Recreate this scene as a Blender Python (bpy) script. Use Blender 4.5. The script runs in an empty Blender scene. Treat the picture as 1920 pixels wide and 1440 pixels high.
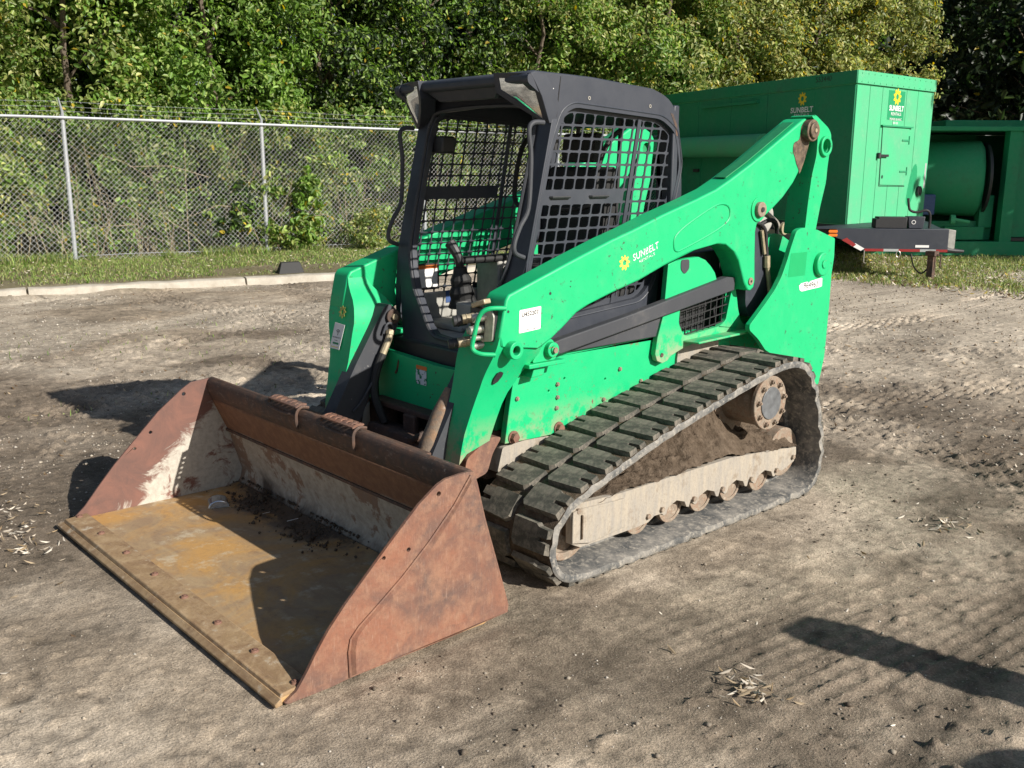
import bpy, bmesh, math, random
import numpy as np
from mathutils import Vector, Matrix, Euler
from mathutils.geometry import tessellate_polygon
R = math.radians
rng = np.random.default_rng(7)
random.seed(7)
scene = bpy.context.scene
col = scene.collection

# ------------------------------------------------------------------ camera
cam_d = bpy.data.cameras.new("camera"); cam = bpy.data.objects.new("camera", cam_d); col.objects.link(cam)
cam_d.sensor_width = 36.0; cam_d.lens = 36.0 * 1836.3 / 1920.0
cam_d.clip_start = 0.05; cam_d.clip_end = 600
yaw, pitch, roll = R(-48.322), R(-12.534), R(0.208)
fwd = Vector((math.sin(yaw)*math.cos(pitch), math.cos(yaw)*math.cos(pitch), math.sin(pitch)))
rt0 = Vector((math.cos(yaw), -math.sin(yaw), 0)); up0 = rt0.cross(fwd)
rt = rt0*math.cos(roll) + up0*math.sin(roll); up = -rt0*math.sin(roll) + up0*math.cos(roll)
cam.matrix_world = Matrix(((rt.x, up.x, -fwd.x, 3.478), (rt.y, up.y, -fwd.y, -1.258), (rt.z, up.z, -fwd.z, 1.601), (0, 0, 0, 1)))
scene.camera = cam
# ------------------------------------------------------------------ light
SUN = Vector((0.8529, 0.1807, 0.4898)).normalized()
world = bpy.data.worlds.new("World"); scene.world = world; world.use_nodes = True
wn = world.node_tree; bg = wn.nodes["Background"]; sky = wn.nodes.new("ShaderNodeTexSky")
sky.sky_type = 'NISHITA'; sky.sun_disc = False
sky.sun_elevation = math.asin(SUN.z); sky.sun_rotation = math.atan2(SUN.x, SUN.y)
sky.air_density = 1.0; sky.dust_density = 1.2; sky.ozone_density = 1.0
wn.links.new(sky.outputs[0], bg.inputs[0]); bg.inputs[1].default_value = 0.062
sun_d = bpy.data.lights.new("sun", 'SUN'); sun = bpy.data.objects.new("sun", sun_d); col.objects.link(sun)
sun_d.energy = 5.0; sun_d.angle = R(0.53); sun_d.color = (1.0, 0.945, 0.865)
sun.rotation_euler = SUN.to_track_quat('Z', 'Y').to_euler()
scene.view_settings.view_transform = 'Standard'; scene.view_settings.look = 'None'
scene.view_settings.exposure = 0.52; scene.view_settings.gamma = 1.0
scene.view_settings.use_curve_mapping = False
scene.cycles.max_bounces = 6; scene.cycles.transparent_max_bounces = 6
scene.cycles.diffuse_bounces = 3; scene.cycles.glossy_bounces = 3
scene.cycles.use_denoising = True

# ------------------------------------------------------------------ materials
class NB:
    def __init__(s, name):
        s.m = bpy.data.materials.new(name); s.m.use_nodes = True; s.t = s.m.node_tree
        s.p = s.t.nodes["Principled BSDF"]; s.out = s.t.nodes["Material Output"]
        tc = s.t.nodes.new("ShaderNodeTexCoord"); s.co = tc.outputs["Object"]
    def l(s, a, b): s.t.links.new(a, b)
    def mapv(s, scale=(1, 1, 1), rot=(0, 0, 0), co=None):
        n = s.t.nodes.new("ShaderNodeMapping"); n.inputs['Scale'].default_value = scale; n.inputs['Rotation'].default_value = rot
        s.l(co or s.co, n.inputs['Vector']); return n.outputs[0]
    def noise(s, scale, detail=4, rough=.55, co=None, dist=0):
        n = s.t.nodes.new("ShaderNodeTexNoise"); n.inputs['Scale'].default_value = scale
        n.inputs['Detail'].default_value = detail; n.inputs['Roughness'].default_value = rough; n.inputs['Distortion'].default_value = dist
        s.l(co or s.co, n.inputs['Vector']); return n.outputs['Fac']
    def vor(s, scale, co=None, feat='F1'):
        n = s.t.nodes.new("ShaderNodeTexVoronoi"); n.inputs['Scale'].default_value = scale; n.feature = feat
        s.l(co or s.co, n.inputs['Vector']); return n.outputs['Distance']
    def ramp(s, f, stops):
        n = s.t.nodes.new("ShaderNodeValToRGB"); cr = n.color_ramp
        while len(cr.elements) < len(stops): cr.elements.new(.5)
        for e, (p, c) in zip(cr.elements, stops):
            e.position = p; e.color = (c, c, c, 1) if not hasattr(c, '__len__') else (*c[:3], 1)
        s.l(f, n.inputs[0]); return n.outputs[0]
    def mix(s, f, a, b, mode='MIX'):
        n = s.t.nodes.new("ShaderNodeMix"); n.data_type = 'RGBA'; n.blend_type = mode
        for sock, v in ((n.inputs[0], f), (n.inputs[6], a), (n.inputs[7], b)):
            if hasattr(v, 'is_linked'): s.l(v, sock)
            elif hasattr(v, '__len__'): sock.default_value = (*v[:3], 1)
            else: sock.default_value = v
        return n.outputs[2]
    def math(s, op, a, b=0, c=None):
        n = s.t.nodes.new("ShaderNodeMath"); n.operation = op
        for sock, v in zip(n.inputs, (a, b, c)):
            if v is None: continue
            if hasattr(v, 'is_linked'): s.l(v, sock)
            else: sock.default_value = v
        return n.outputs[0]
    def sep(s, co=None):
        n = s.t.nodes.new("ShaderNodeSeparateXYZ"); s.l(co or s.co, n.inputs[0]); return n.outputs
    def bump(s, h, strength=.3, dist=.01, prev=None):
        n = s.t.nodes.new("ShaderNodeBump"); n.inputs['Strength'].default_value = strength; n.inputs['Distance'].default_value = dist
        s.l(h, n.inputs['Height'])
        if prev is not None: s.l(prev, n.inputs['Normal'])
        s.l(n.outputs[0], s.p.inputs['Normal']); return n.outputs[0]
    def col(s, c):
        if hasattr(c, 'is_linked'): s.l(c, s.p.inputs['Base Color'])
        else: s.p.inputs['Base Color'].default_value = (*c[:3], 1)
        return s
    def rough(s, r):
        if hasattr(r, 'is_linked'): s.l(r, s.p.inputs['Roughness'])
        else: s.p.inputs['Roughness'].default_value = r
        return s

def paint(name, base, dirt=(.30, .24, .18), dirt_amt=.5, chips=(.05, .035, .03), rough=.38, low=None, fade=.12, seed=0., spec=.5, chip_at=.70):
    b = NB(name)
    co = b.mapv((1, 1, 1), (seed, seed*.7, 0))
    n1 = b.noise(2.2, 5, .6, co); n2 = b.noise(14, 6, .65, co)
    c = b.mix(b.ramp(n1, [(.3, 0), (.7, 1)]), base, [v*(1-fade)+fade*.18 for v in base])
    d = b.ramp(b.math('MULTIPLY', n1, n2), [(.30, 0), (.46, dirt_amt)])
    c = b.mix(d, c, dirt)
    if low is not None:          # caked dust thickening towards the bottom of the thing
        z = b.sep()[2]
        f = b.math('MULTIPLY', b.ramp(b.math('ADD', z, b.math('MULTIPLY', n2, .25)), [(low, 1), (low+.16, 0)]), b.ramp(n2, [(.42, 0), (.58, 1)]))
        c = b.mix(b.math('MULTIPLY', f, .8), c, dirt)
    st = b.noise(38, 3, .7, b.mapv((1, 1, 1), (0, .4, .3)))
    ch = b.ramp(st, [(chip_at, 0), (chip_at+.03, 1)])
    c = b.mix(b.math('MULTIPLY', ch, b.ramp(n1, [(.45, 0), (.6, 1)])), c, chips)
    sc = b.noise(6, 2, .5, b.mapv((1, 9, 40), (.5, 0, 0)))
    c = b.mix(b.ramp(sc, [(.70, 0), (.72, .5)]), c, [v*.45+.02 for v in base])
    b.col(c); b.rough(b.ramp(b.math('ADD', b.math('MULTIPLY', d, .5), n2), [(.3, rough), (.9, min(1, rough+.35))]))
    b.p.inputs['Specular IOR Level'].default_value = spec
    b.bump(b.math('ADD', b.noise(5, 2, .5), b.math('MULTIPLY', n2, .12)), .10, .02)
    return b.m

def simple(name, c, rough=.6, metal=0, nz=40, amt=.25, bump=.15, emit=None):
    b = NB(name); n = b.noise(nz, 5, .6)
    b.col(b.mix(b.ramp(n, [(.3, 0), (.7, 1)]), c, [v*(1-amt) for v in c])); b.rough(rough); b.p.inputs['Metallic'].default_value = metal
    if bump: b.bump(n, bump, .004)
    return b.m

GREEN = (.002, .435, .158)
M = {}
M['green'] = paint('loader green paint', GREEN, dirt_amt=.10, rough=.40, fade=.04, chip_at=.645)
M['green_low'] = paint('loader green paint dusty', GREEN, dirt=(.36, .27, .19), dirt_amt=.10, rough=.45, low=.60, chips=(.16, .08, .05), chip_at=.615, fade=.02)
M['green_rear'] = paint('loader green paint dusty rear', GREEN, dirt=(.38, .30, .22), dirt_amt=.35, rough=.5, low=.86, fade=.03)
M['black'] = paint('charcoal cab paint', (.028, .033, .046), dirt=(.12, .12, .125), dirt_amt=.15, chips=(.45, .45, .44), rough=.42, fade=.06, chip_at=.79)
M['black_worn'] = paint('worn charcoal paint', (.034, .037, .045), dirt=(.15, .14, .13), dirt_amt=.4, chips=(.5, .48, .45), rough=.55, chip_at=.70)
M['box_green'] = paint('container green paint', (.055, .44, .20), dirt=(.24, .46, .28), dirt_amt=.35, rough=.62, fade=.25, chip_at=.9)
M['box_green2'] = paint('machine green paint', (.006, .25, .105), dirt=(.08, .12, .08), dirt_amt=.4, rough=.6, chip_at=.9)  # container's long side gets its shade from this darker green; tank machine too
M['rubber'] = simple('cab rubber', (.018, .018, .018), .7)
M['plastic'] = simple('dark plastic', (.03, .03, .032), .5)
M['steel'] = simple('zinc steel', (.55, .52, .46), .42, .6, 60, .3)
M['tansteel'] = simple('yellow zinc fittings', (.50, .42, .28), .45, .4, 60, .3)
M['galv'] = simple('galvanised steel', (.36, .38, .40), .45, .3, 30, .15, .05)
M['white'] = simple('white label stock', (.80, .79, .77), .5, 0, 30, .05, 0)
M['orange'] = simple('orange label band', (.75, .20, .04), .5, 0, 30, .1, 0)
M['ink'] = simple('black print', (.02, .02, .02), .6, 0, 30, 0, 0)
M['yellow'] = simple('yellow print', (.80, .60, .03), .5, 0, 60, .1, 0)
M['whiteprint'] = simple('white print', (.82, .84, .82), .5, 0, 60, .1, 0)
M['red'] = simple('red reflector', (.32, .03, .03), .35, 0, 60, .2, 0)
M['silver'] = simple('silver reflector', (.42, .44, .43), .35, 0, 60, .15, 0)
M['amber'] = simple('amber lens', (.85, .22, .03), .25, 0, 60, .1, 0)
M['floor_grey'] = simple('grey cab panel', (.42, .41, .37), .7, 0, 18, .35)
M['tan'] = simple('tan seat suspension', (.40, .26, .06), .7, 0, 18, .35)
M['blue'] = simple('faded blue cover', (.05, .10, .25), .6)
M['mid'] = simple('paint seam green', (.02, .26, .10), .5)

def rusty(name, a, b_, c_, grey, greyamt, scale=3., seed=0.):
    b = NB(name); co = b.mapv((1, 1, 1), (seed, seed, seed))
    n1 = b.noise(scale, 7, .62, co, .6); n2 = b.noise(scale*5, 6, .7, co); n3 = b.noise(90, 3, .7, co)
    c = b.mix(b.ramp(n1, [(.35, 0), (.62, 1)]), a, b_)
    c = b.mix(b.ramp(n2, [(.45, 0), (.68, .8)]), c, c_)
    for rr_, am_ in (((.9, .2, 0), .22), ((-.5, .3, .2), .20), ((.25, -.2, .1), .16)):
        sc = b.noise(9, 5, .65, b.mapv((2, 26, 2.2), rr_)); c = b.mix(b.ramp(sc, [(.60, 0), (.70, am_)]), c, (.50, .38, .31))
    sc2 = b.noise(5, 4, .6, b.mapv((3, 3, 30), (-.7, .2, 0)))
    c = b.mix(b.ramp(sc2, [(.64, 0), (.70, .35)]), c, (.10, .06, .05))
    c = b.mix(b.ramp(b.math('MULTIPLY', n1, n2), [(greyamt, 0), (greyamt+.05, .9)]), c, grey)
    c = b.mix(b.ramp(n3, [(.5, 0), (.7, .25)]), c, (.08, .05, .04))
    b.col(c); b.rough(.72); b.p.inputs['Specular IOR Level'].default_value = .3
    b.bump(b.math('ADD', n2, b.math('MULTIPLY', n3, .5)), .35, .006)
    return b.m
M['rust'] = rusty('rust red steel', (.235, .105, .066), (.105, .074, .064), (.28, .155, .10), (.34, .29, .25), .39, 4.2)
M['rust_dark'] = rusty('dark rusted steel', (.10, .060, .045), (.06, .048, .042), (.145, .078, .05), (.30, .27, .24), .42, 4, .5)
M['rust_floor'] = rusty('ochre worn bucket floor', (.42, .31, .17), (.30, .22, .14), (.52, .29, .09), (.46, .38, .27), .26, 1.7, 1.2)
M['edge'] = rusty('worn cutting edge', (.34, .235, .125), (.23, .145, .08), (.44, .32, .19), (.46, .40, .31), .33, 4, 2.)
M['rust_hub'] = rusty('dusty rusted hub', (.30, .25, .19), (.22, .18, .14), (.24, .12, .07), (.38, .33, .26), .30, 9, 1.)
def back_mat():
    b = NB('mud caked bucket back'); z = b.sep()[2]
    n1 = b.noise(4, 7, .65, b.mapv((1, 1, .6), (.0, .6, 0)), 1.0); n2 = b.noise(26, 5, .7)
    rust = b.mix(b.ramp(n2, [(.4, 0), (.7, 1)]), (.17, .085, .05), (.24, .13, .07))
    mud = b.mix(b.ramp(n2, [(.35, 0), (.7, 1)]), (.46, .42, .35), (.30, .265, .215))
    f = b.ramp(b.math('ADD', n1, b.math('MULTIPLY', n2, .3)), [(.68, 0), (.73, 1)])
    f2 = b.ramp(b.math('ADD', z, b.math('MULTIPLY', n1, .06)), [(.33, 1), (.36, 0)])
    c = b.mix(b.math('MULTIPLY', f2, b.math('SUBTRACT', 1, b.math('MULTIPLY', f, .75))), rust, mud)
    damp = b.ramp(b.math('ADD', z, b.math('MULTIPLY', n1, .35)), [(.18, 1), (.26, 0)])
    c = b.mix(damp, c, (.085, .066, .05))
    b.col(c); b.rough(.9); b.bump(b.math('ADD', n2, n1), .5, .01); return b.m
M['bucket_back'] = back_mat()
def mudside():
    b = NB('inner side plate with dried mud'); s = b.sep(); n1 = b.noise(7, 7, .7, None, .8); n2 = b.noise(40, 4, .7)
    rust = b.mix(b.ramp(n1, [(.35, 0), (.7, 1)]), (.20, .095, .07), (.11, .065, .055))
    g = b.math('ADD', b.math('MULTIPLY', s[1], .9), b.math('MULTIPLY', n1, .55))
    g = b.math('SUBTRACT', g, b.math('MULTIPLY', s[2], .90))
    f = b.ramp(g, [(.52, 0), (.58, 1)])
    f = b.math('MULTIPLY', f, b.ramp(n1, [(.36, 0), (.44, 1)]))
    c = b.mix(f, rust, b.mix(b.ramp(n2, [(.4, 0), (.7, 1)]), (.50, .46, .39), (.36, .325, .275)))
    b.col(c); b.rough(.85); b.bump(b.math('ADD', n1, b.math('MULTIPLY', n2, .4)), .4, .008); return b.m
M['mudside'] = mudside(); M['wire'] = simple('zinc wire', (.60, .61, .60), .5, .1, 30, .15, 0)
def mudmat(name, a, c2, sc=12, bs=.8):
    b = NB(name); n1 = b.noise(sc, 7, .7); n2 = b.noise(sc*6, 4, .7)
    b.col(b.mix(b.ramp(n1, [(.35, 0), (.65, 1)]), a, c2)); b.rough(.95); b.p.inputs['Specular IOR Level'].default_value = .1
    b.bump(b.math('ADD', n1, b.math('MULTIPLY', n2, .4)), bs, .02); return b.m
M['mud'] = mudmat('packed wet mud', (.085, .062, .043), (.17, .13, .095), 22, 1.0)
def drymud():
    b = NB('dry mud streaked steel'); n1 = b.noise(9, 7, .7); n2 = b.noise(8, 6, .7, b.mapv((1, 5, .8))); n3 = b.noise(70, 4, .7)
    c = b.mix(b.ramp(n2, [(.34, 0), (.62, 1)]), (.38, .33, .26), (.29, .265, .23))
    c = b.mix(b.ramp(n1, [(.55, 0), (.66, .7)]), c, (.20, .155, .11)); c = b.mix(b.ramp(n3, [(.5, 0), (.75, .4)]), c, (.17, .14, .11))
    b.col(c); b.rough(.92); b.bump(b.math('ADD', n1, b.math('MULTIPLY', n3, .5)), .45, .008); return b.m
M['drymud'] = drymud()
def trackmat():
    b = NB('dusty track rubber'); s = b.sep(); n1 = b.noise(7, 6, .7); n2 = b.noise(45, 4, .7)
    c = b.mix(b.ramp(n1, [(.35, 0), (.7, 1)]), (.062, .060, .051), (.125, .115, .096))
    c = b.mix(b.ramp(b.math('MULTIPLY', n1, n2), [(.20, 0), (.34, .8)]), c, (.21, .185, .15))
    ax = b.math('ABSOLUTE', s[0])
    e = b.ramp(b.math('ADD', ax, b.math('MULTIPLY', n1, .03)), [(.93, 0), (.98, .95)])
    c = b.mix(b.math('MULTIPLY', e, b.ramp(n2, [(.35, .3), (.55, 1)])), c, (.27, .245, .205))
    b.col(c); b.rough(.85); b.p.inputs['Specular IOR Level'].default_value = .25; b.bump(b.math('ADD', n1, n2), .3, .006); return b.m
M['track'] = trackmat()
def beltmat():
    b = NB('track belt rubber with dried mud'); n1 = b.noise(9, 6, .7); n2 = b.noise(45, 4, .7)
    c = b.mix(b.ramp(n1, [(.36, 0), (.6, 1)]), (.25, .235, .21), (.075, .078, .078))
    c = b.mix(b.ramp(n2, [(.5, 0), (.66, .8)]), c, (.36, .33, .28))
    b.col(c); b.rough(.8); b.bump(b.math('ADD', n1, n2), .3, .006); return b.m
M['belt'] = beltmat()
def glassmat():
    b = NB('lamp glass'); b.col((.9, .92, .93)); b.rough(.12); b.p.inputs['Metallic'].default_value = .85
    w = b.noise(30, 2, .5, b.mapv((1, 1, 6)))
    b.col(b.mix(b.ramp(w, [(.4, 0), (.6, 1)]), (.84, .93, 1.0), (.66, .75, .82))); b.p.inputs['Coat Weight'].default_value = 1; b.p.inputs['Coat Roughness'].default_value = .05
    return b.m
M['lamp'] = glassmat()

def leafmat(name, gloss=.42, trans=.45):
    b = NB(name); a = b.t.nodes.new("ShaderNodeAttribute"); a.attribute_name = 'tint'; a.attribute_type = 'GEOMETRY'
    b.l(a.outputs['Color'], b.p.inputs['Base Color']); b.rough(.42); b.p.inputs['Specular IOR Level'].default_value = gloss
    tr = b.t.nodes.new("ShaderNodeBsdfTranslucent"); hs = b.t.nodes.new("ShaderNodeHueSaturation")
    hs.inputs['Saturation'].default_value = 1.15; hs.inputs['Value'].default_value = 1.3; b.l(a.outputs['Color'], hs.inputs['Color']); b.l(hs.outputs[0], tr.inputs[0])
    mx = b.t.nodes.new("ShaderNodeMixShader"); mx.inputs[0].default_value = trans
    b.l(b.p.outputs[0], mx.inputs[1]); b.l(tr.outputs[0], mx.inputs[2]); b.l(mx.outputs[0], b.out.inputs[0]); return b.m
M['leaf'] = leafmat('foliage'); M['grass'] = leafmat('grass blades', .2, .3); M['dryleaf'] = leafmat('dry leaves', .1, .15)
M['bark'] = mudmat('bark', (.10, .075, .055), (.17, .14, .11), 20)
M['stem'] = simple('dry stem', (.38, .31, .20), .9)
def concrete():
    b = NB('sun bleached concrete kerb'); n1 = b.noise(5, 6, .7); n2 = b.noise(70, 4, .7)
    c = b.mix(b.ramp(n1, [(.35, 0), (.7, 1)]), (.46, .425, .36), (.32, .285, .23)); c = b.mix(b.ramp(n2, [(.5, 0), (.75, .5)]), c, (.25, .21, .16))
    b.col(c); b.rough(.9); b.bump(b.math('ADD', n1, n2), .4, .01); return b.m
M['concrete'] = concrete()

# ------------------------------------------------------------------ object helpers
def wloc(o):
    v = Vector(o.location)
    while o.parent is not None:
        v = o.matrix_parent_inverse @ v; o = o.parent; v = v + Vector(o.location)
    return v
def parent_to(o, p):
    if p is not None: o.parent = p; o.matrix_parent_inverse = Matrix.Translation(-wloc(p))
def link(name, me, mat=None, parent=None, loc=None):
    o = bpy.data.objects.new(name, me); col.objects.link(o)
    if mat is not None and not me.materials: me.materials.append(mat)
    if loc is not None: o.location = loc
    parent_to(o, parent); return o
def tag(o, label=None, cat=None, group=None, kind=None):
    for k, v in (('label', label), ('category', cat), ('group', group), ('kind', kind)):
        if v: o[k] = v
    return o
def empty(name, loc, label=None, cat=None, group=None):
    o = bpy.data.objects.new(name, None); col.objects.link(o); o.location = loc; o.empty_display_size = .2
    return tag(o, label, cat, group)
def smooth(me, ang=35):
    me.polygons.foreach_set('use_smooth', [True]*len(me.polygons)); me.set_sharp_from_angle(angle=R(ang)); me.update()
class MB:
    def __init__(s): s.v = []; s.f = []
    def add(s, vs, fs):
        k = len(s.v); s.v += [tuple(v) for v in vs]; s.f += [tuple(k+i for i in f) for f in fs]; return s
    def box(s, a, b, mat=None):
        x0, y0, z0 = a; x1, y1, z1 = b
        vs = [Vector(p) for p in ((x0,y0,z0),(x1,y0,z0),(x1,y1,z0),(x0,y1,z0),(x0,y0,z1),(x1,y0,z1),(x1,y1,z1),(x0,y1,z1))]
        if mat is not None: vs = [mat @ v for v in vs]
        return s.add(vs, [(0,3,2,1),(4,5,6,7),(0,1,5,4),(1,2,6,5),(2,3,7,6),(3,0,4,7)])
    def beam(s, p, q, w, h, upv=(0, 0, 1), w2=None, h2=None):
        p, q = Vector(p), Vector(q); d = (q-p).normalized(); side = d.cross(Vector(upv)).normalized(); u = side.cross(d)
        w2 = w2 or w; h2 = h2 or h; vs = []
        for c, ww, hh in ((p, w, h), (q, w2, h2)):
            for a, b in ((-1, -1), (1, -1), (1, 1), (-1, 1)): vs.append(c + side*a*ww/2 + u*b*hh/2)
        return s.add(vs, [(0,3,2,1),(4,5,6,7),(0,1,5,4),(1,2,6,5),(2,3,7,6),(3,0,4,7)])
    def tube(s, pts, r, n=8, r2=None, cap=True, flat=1.0):
        pts = [Vector(p) for p in pts]; N = len(pts); prev = None; vs = []; fs = []
        for i, p in enumerate(pts):
            d = (pts[min(i+1, N-1)] - pts[max(i-1, 0)])
            d = d.normalized() if d.length > 1e-9 else Vector((0, 0, 1))
            if prev is None:
                a = d.cross(Vector((0, 0, 1)));
                if a.length < .05: a = d.cross(Vector((1, 0, 0)))
            else: a = prev - d*prev.dot(d)
            a.normalize(); prev = a; b = d.cross(a)
            rr = r[i] if hasattr(r, '__len__') else r + ((r2 if r2 is not None else r) - r)*i/max(1, N-1)
            for k in range(n):
                t = 2*math.pi*k/n; vs.append(p + (a*math.cos(t) + b*math.sin(t)*flat)*rr)
        for i in range(N-1):
            for k in range(n):
                k2 = (k+1) % n; fs.append((i*n+k, i*n+k2, (i+1)*n+k2, (i+1)*n+k))
        if cap: fs.append(tuple(reversed(range(n)))); fs.append(tuple((N-1)*n+k for k in range(n)))
        return s.add(vs, fs)
    def cyl(s, c0, c1, r, n=20, r2=None): return s.tube([c0, c1], r, n, r2)
    def ring(s, c0, c1, ro, ri, n=24):
        c0, c1 = Vector(c0), Vector(c1); d = (c1-c0).normalized(); a = d.cross(Vector((0, 0, 1)))
        if a.length < .05: a = d.cross(Vector((1, 0, 0)))
        a.normalize(); b = d.cross(a); vs = []; fs = []
        for c, r in ((c0, ro), (c1, ro), (c1, ri), (c0, ri)):
            for k in range(n):
                t = 2*math.pi*k/n; vs.append(c + (a*math.cos(t)+b*math.sin(t))*r)
        for i in range(4):
            j = (i+1) % 4
            for k in range(n):
                k2 = (k+1) % n; fs.append((i*n+k, i*n+k2, j*n+k2, j*n+k))
        return s.add(vs, fs)
    def plate(s, loops, to3, t0, t1):
        """polygon with holes, extruded from t0 to t1; to3(a,b,t)->xyz"""
        flat = [p for l in loops for p in l]
        tris = tessellate_polygon([[Vector((a, b, 0)) for a, b in l] for l in loops])
        n = len(flat); vs = [to3(a, b, t0) for a, b in flat] + [to3(a, b, t1) for a, b in flat]
        fs = [tuple(t) for t in tris] + [tuple(n+i for i in reversed(t)) for t in tris]
        k = 0
        for l in loops:
            m = len(l)
            for i in range(m): fs.append((k+i, k+(i+1) % m, n+k+(i+1) % m, n+k+i))
            k += m
        return s.add(vs, fs)
    def px(s, loop, x0, x1, holes=()): return s.plate([loop, *holes], lambda a, b, t: (t, a, b), x0, x1)
    def py(s, loop, y0, y1, holes=()): return s.plate([loop, *holes], lambda a, b, t: (a, t, b), y0, y1)
    def pz(s, loop, z0, z1, holes=()): return s.plate([loop, *holes], lambda a, b, t: (a, b, t), z0, z1)
    def mesh(s, name='mesh', fix=True):
        me = bpy.data.meshes.new(name); me.from_pydata(s.v, [], s.f)
        if fix:
            bm = bmesh.new(); bm.from_mesh(me); bmesh.ops.remove_doubles(bm, verts=bm.verts, dist=1e-6)
            bmesh.ops.recalc_face_normals(bm, faces=bm.faces); bm.to_mesh(me); bm.free()
        return me
    def build(s, name, mat, parent=None, bevel=0, ang=35, segs=2, loc=None):
        me = s.mesh(name); smooth(me, ang); o = link(name, me, mat, parent, loc)
        if bevel:
            b = o.modifiers.new('bevel', 'BEVEL'); b.width = bevel; b.segments = segs; b.limit_method = 'ANGLE'; b.angle_limit = R(40)
        return o
def circ(cy, cz, r, n=16, ry=None):
    return [(cy + r*math.cos(2*math.pi*k/n), cz + (ry or r)*math.sin(2*math.pi*k/n)) for k in range(n)]
def rrect(a0, b0, a1, b1, r, n=4):
    out = []
    for cx, cy, st in ((a1-r, b1-r, 0), (a0+r, b1-r, 90), (a0+r, b0+r, 180), (a1-r, b0+r, 270)):
        for k in range(n+1):
            t = R(st + 90*k/n); out.append((cx + r*math.cos(t), cy + r*math.sin(t)))
    return out
def cat(pts, closed=False, n=6):
    P = [Vector(p) for p in pts]; N = len(P); out = []
    rngi = range(N if closed else N-1)
    for i in rngi:
        if closed: p0, p1, p2, p3 = P[(i-1) % N], P[i], P[(i+1) % N], P[(i+2) % N]
        else: p0, p1, p2, p3 = P[max(i-1, 0)], P[i], P[i+1], P[min(i+2, N-1)]
        for k in range(n):
            t = k/n; out.append(.5*((2*p1) + (p2-p0)*t + (2*p0-5*p1+4*p2-p3)*t*t + (3*p1-p0-3*p2+p3)*t**3))
    if not closed: out.append(P[-1])
    return out
def rounded(poly, r, n=4):
    """round the corners of a 2D polygon"""
    out = []; N = len(poly); rr = r if hasattr(r, '__len__') else [r]*N
    for i in range(N):
        p = Vector(poly[i]); a = Vector(poly[i-1]); b = Vector(poly[(i+1) % N])
        da = (a-p); db = (b-p); q = min(rr[i], da.length*.45, db.length*.45)
        if q < 1e-5: out.append(tuple(p)); continue
        s0 = p + da.normalized()*q; s1 = p + db.normalized()*q
        for k in range(n+1):
            t = k/n; out.append(tuple(s0*(1-t)**2 + p*2*t*(1-t) + s1*t*t))
    return out
def clip_poly(poly, clip):
    """Sutherland-Hodgman, clip is convex and counter-clockwise"""
    out = list(poly)
    for i in range(len(clip)):
        ax, ay = clip[i]; bx, by = clip[(i+1) % len(clip)]
        ins = lambda p: (bx-ax)*(p[1]-ay) - (by-ay)*(p[0]-ax) >= 0
        src = out; out = []
        for j in range(len(src)):
            p, q = src[j], src[(j+1) % len(src)]; ip, iq = ins(p), ins(q)
            if ip: out.append(p)
            if ip != iq:
                d1 = (bx-ax)*(p[1]-ay) - (by-ay)*(p[0]-ax); d2 = (bx-ax)*(q[1]-ay) - (by-ay)*(q[0]-ax); t = d1/(d1-d2)
                out.append((p[0]+(q[0]-p[0])*t, p[1]+(q[1]-p[1])*t))
        if not out: return []
    return out
def area(p): return .5*sum(p[i][0]*p[(i+1) % len(p)][1] - p[(i+1) % len(p)][0]*p[i][1] for i in range(len(p)))
def soft_hole(poly, n=16, p=13.):
    """rounded convex polygon inside poly"""
    if area(poly) < 0: poly = poly[::-1]
    cx = sum(a for a, b in poly)/len(poly); cy = sum(b for a, b in poly)/len(poly); hs = []
    for i in range(len(poly)):
        ax, ay = poly[i]; bx, by = poly[(i+1) % len(poly)]; L = math.hypot(bx-ax, by-ay)
        if L < 1e-6: continue
        nx, ny = (by-ay)/L, -(bx-ax)/L; h = (ax-cx)*nx + (ay-cy)*ny
        if h > 1e-6: hs.append((nx, ny, h))
    out = []
    for k in range(n):
        t = 2*math.pi*(k+.5)/n; c, s_ = math.cos(t), math.sin(t)
        v = sum(max(0, (c*nx+s_*ny)/h)**p for nx, ny, h in hs)
        if v <= 0: return None
        r = v**(-1/p); out.append((cx+c*r, cy+s_*r))
    return out
def grid_plate(mb, outer, window, us, vs, bar, to3, t0, t1, solid=(), shear=0., minarea=.25):
    """plate 'outer' with rows and columns of rounded holes inside the convex 'window'"""
    if area(window) < 0: window = window[::-1]
    holes = []; A0 = (us[1]-us[0]-bar)*(vs[1]-vs[0]-bar)
    for j in range(len(vs)-1):
        for i in range(len(us)-1):
            if (i, j) in solid: continue
            u0, u1, v0, v1 = us[i]+bar/2, us[i+1]-bar/2, vs[j]+bar/2, vs[j+1]-bar/2
            sh = lambda v: shear*(v-vs[0])
            q = clip_poly([(u0+sh(v0), v0), (u1+sh(v0), v0), (u1+sh(v1), v1), (u0+sh(v1), v1)], window)
            if len(q) < 3 or abs(area(q)) < A0*minarea: continue
            h = soft_hole(q)
            if h: holes.append(h)
    mb.plate([outer, *holes], to3, t0, t1); return mb
_font_cache = {}
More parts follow.
